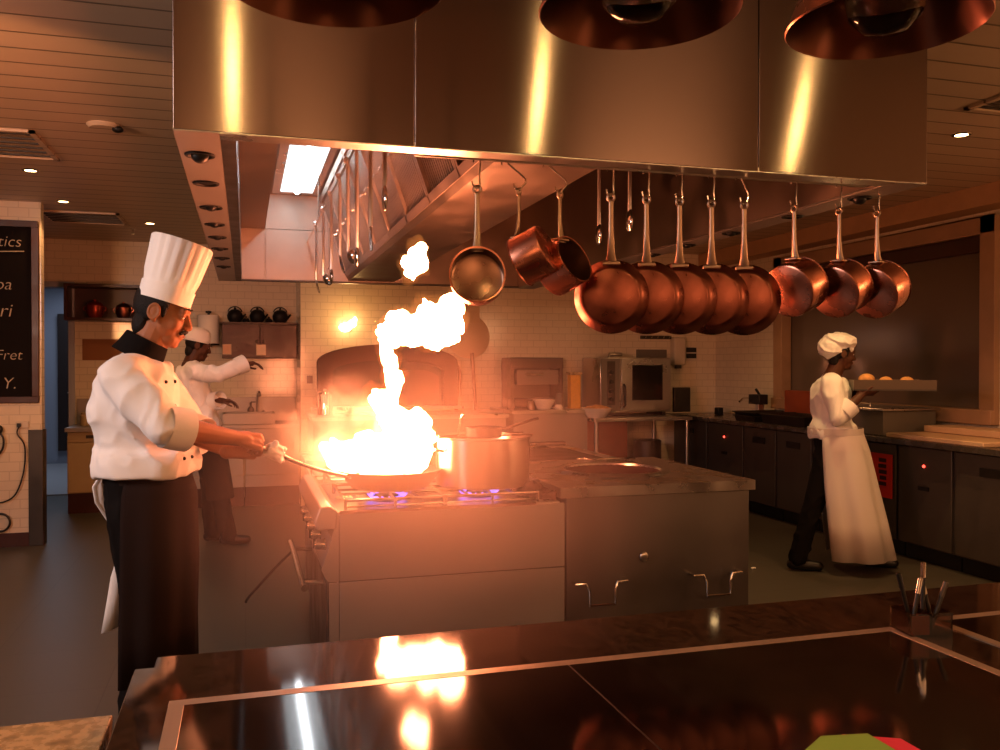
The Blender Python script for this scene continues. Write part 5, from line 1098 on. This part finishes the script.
def volume(name, c, r, label, dens, col, scale=4, emis=0, ecol=(1, 0.4, 0.1), lo=0.45, hi=0.75, power=1.0, aniso=0.2, cat='smoke'):
    o = build(name, M().ell(c, r, None, 28, 18), None, org=c)
    m = bpy.data.materials.new(name + '_volume'); m.use_nodes = True; nt = m.node_tree; nt.nodes.clear(); L = nt.links
    out = nt.nodes.new('ShaderNodeOutputMaterial'); pv = nt.nodes.new('ShaderNodeVolumePrincipled'); L.new(pv.outputs[0], out.inputs['Volume'])
    tc = nt.nodes.new('ShaderNodeTexCoord'); dv = nt.nodes.new('ShaderNodeVectorMath'); dv.operation = 'DIVIDE'; dv.inputs[1].default_value = r; L.new(tc.outputs['Object'], dv.inputs[0])
    ln = nt.nodes.new('ShaderNodeVectorMath'); ln.operation = 'LENGTH'; L.new(dv.outputs[0], ln.inputs[0])
    fo = nt.nodes.new('ShaderNodeMapRange'); fo.inputs[1].default_value = 1.0; fo.inputs[2].default_value = 0.15; fo.interpolation_type = 'SMOOTHSTEP'; L.new(ln.outputs['Value'], fo.inputs[0])
    ns = nt.nodes.new('ShaderNodeTexNoise'); ns.inputs['Scale'].default_value = scale; ns.inputs['Detail'].default_value = 4; ns.inputs['Distortion'].default_value = 0.6; L.new(tc.outputs['Object'], ns.inputs['Vector'])
    mr = nt.nodes.new('ShaderNodeMapRange'); mr.inputs[1].default_value = lo; mr.inputs[2].default_value = hi; L.new(ns.outputs['Fac'], mr.inputs[0])
    mu = nt.nodes.new('ShaderNodeMath'); mu.operation = 'MULTIPLY'; L.new(fo.outputs[0], mu.inputs[0]); L.new(mr.outputs[0], mu.inputs[1])
    m2 = nt.nodes.new('ShaderNodeMath'); m2.operation = 'MULTIPLY'; L.new(mu.outputs[0], m2.inputs[0]); m2.inputs[1].default_value = dens
    L.new(m2.outputs[0], pv.inputs['Density']); pv.inputs['Color'].default_value = tuple(col) + (1,); pv.inputs['Anisotropy'].default_value = aniso
    if emis:
        m3 = nt.nodes.new('ShaderNodeMath'); m3.operation = 'MULTIPLY'; L.new(mu.outputs[0], m3.inputs[0]); m3.inputs[1].default_value = emis
        L.new(m3.outputs[0], pv.inputs['Emission Strength']); pv.inputs['Emission Color'].default_value = tuple(ecol) + (1,)
    o.data.materials.append(m)
    return tag(o, label, cat, kind='stuff')
volume('smoke', fpx(325, 428, 3.42), (0.34, 0.2, 0.28), 'thick pale smoke rolling off the pan over the chef\'s hands', 8.0, (0.95, 0.85, 0.78), 7, lo=0.46, hi=0.68)
volume('smoke', (0.52, 4.1, 2.26), (0.24, 1.2, 0.40), 'thin pale smoke collecting under the lit side of the hood', 3.2, (0.88, 0.9, 1.0), 4.5, lo=0.46, hi=0.72)
volume('haze', (0.62, 2.92, 1.00), (1.05, 0.48, 0.72), 'faint warm haze and glare veil in front of the burning pan', 0.75, (0.95, 0.7, 0.6), 1.5, lo=0.1, hi=0.6)  # volume put in for smoke haze plus the glare veil around the fire
volume('fire_glow', fpx(350, 452, 3.5), (0.28, 0.2, 0.12), 'ragged yellow fire licking over the edge of the pan', 0.5, (1, 0.8, 0.5), 9, emis=14, ecol=(1, 0.42, 0.10), lo=0.42, hi=0.7, cat='fire')

# ------------------------------------------------------------------ light
w = bpy.data.worlds.new('world'); S.world = w; w.use_nodes = True
bg = w.node_tree.nodes['Background']; bg.inputs[0].default_value = (1.0, 0.62, 0.38, 1); bg.inputs[1].default_value = 0.05
def area(loc, rot, sx, sy, e, col):
    l = bpy.data.lights.new('area', 'AREA'); l.shape = 'RECTANGLE'; l.size = sx; l.size_y = sy; l.energy = e; l.color = col
    o = bpy.data.objects.new('area', l); COL.objects.link(o); o.location = loc; o.rotation_euler = rot; return o
area((-2.2, 12.2, 2.6), (0, 0, 0), 0.5, 2.5, 20, (0.72, 0.82, 1.0))         # corridor ceiling light
area((1.5, -2.2, 2.7), (0, 0, 0), 5.0, 1.5, 50, (1, 0.48, 0.22))            # unseen wide warm light, added as fill from the dining side
def unseen_pt(x, y, z, e):  # unseen point lights added to lift the ceiling and ambient
    l = bpy.data.lights.new('unseen_point', 'POINT'); l.energy = e; l.color = (1, 0.45, 0.19); l.shadow_soft_size = 0.15 if y > 0 else 0.7
    o = bpy.data.objects.new('unseen_point', l); COL.objects.link(o); o.location = (x, y, z)
unseen_pt(-2.4, 2.4, 2.0, 25)
ul_ = spot(-2.1, 2.9, 2.05, 130, col=(1, 0.40, 0.14), ang=84, rad=0.06, blend=0.25)
ul_.rotation_euler = (V((-1.55, 4.7, 2.75)) - V((-2.1, 2.9, 2.05))).to_track_quat('-Z', 'Y').to_euler()
area((-2.7, 1.9, 2.35), (V((-0.3, 3.3, 1.4)) - V((-2.7, 1.9, 2.35))).to_track_quat('-Z', 'Y').to_euler(), 1.2, 0.8, 50, (1.0, 0.86, 0.86)); unseen_pt(0.2, -2.0, 1.9, 90); unseen_pt(3.2, -1.6, 1.9, 90); unseen_pt(-2.6, -1.5, 1.9, 70); unseen_pt(4.6, 1.6, 2.1, 50)  # neutral area light added to whiten the chef; unseen points brighten the room
S.cycles.max_bounces = 8; S.cycles.volume_bounces = 0; S.cycles.volume_step_rate = 2.0; S.cycles.volume_max_steps = 128
S.cycles.use_denoising = True; S.cycles.sample_clamp_indirect = 6; S.cycles.caustics_reflective = False; S.cycles.caustics_refractive = False
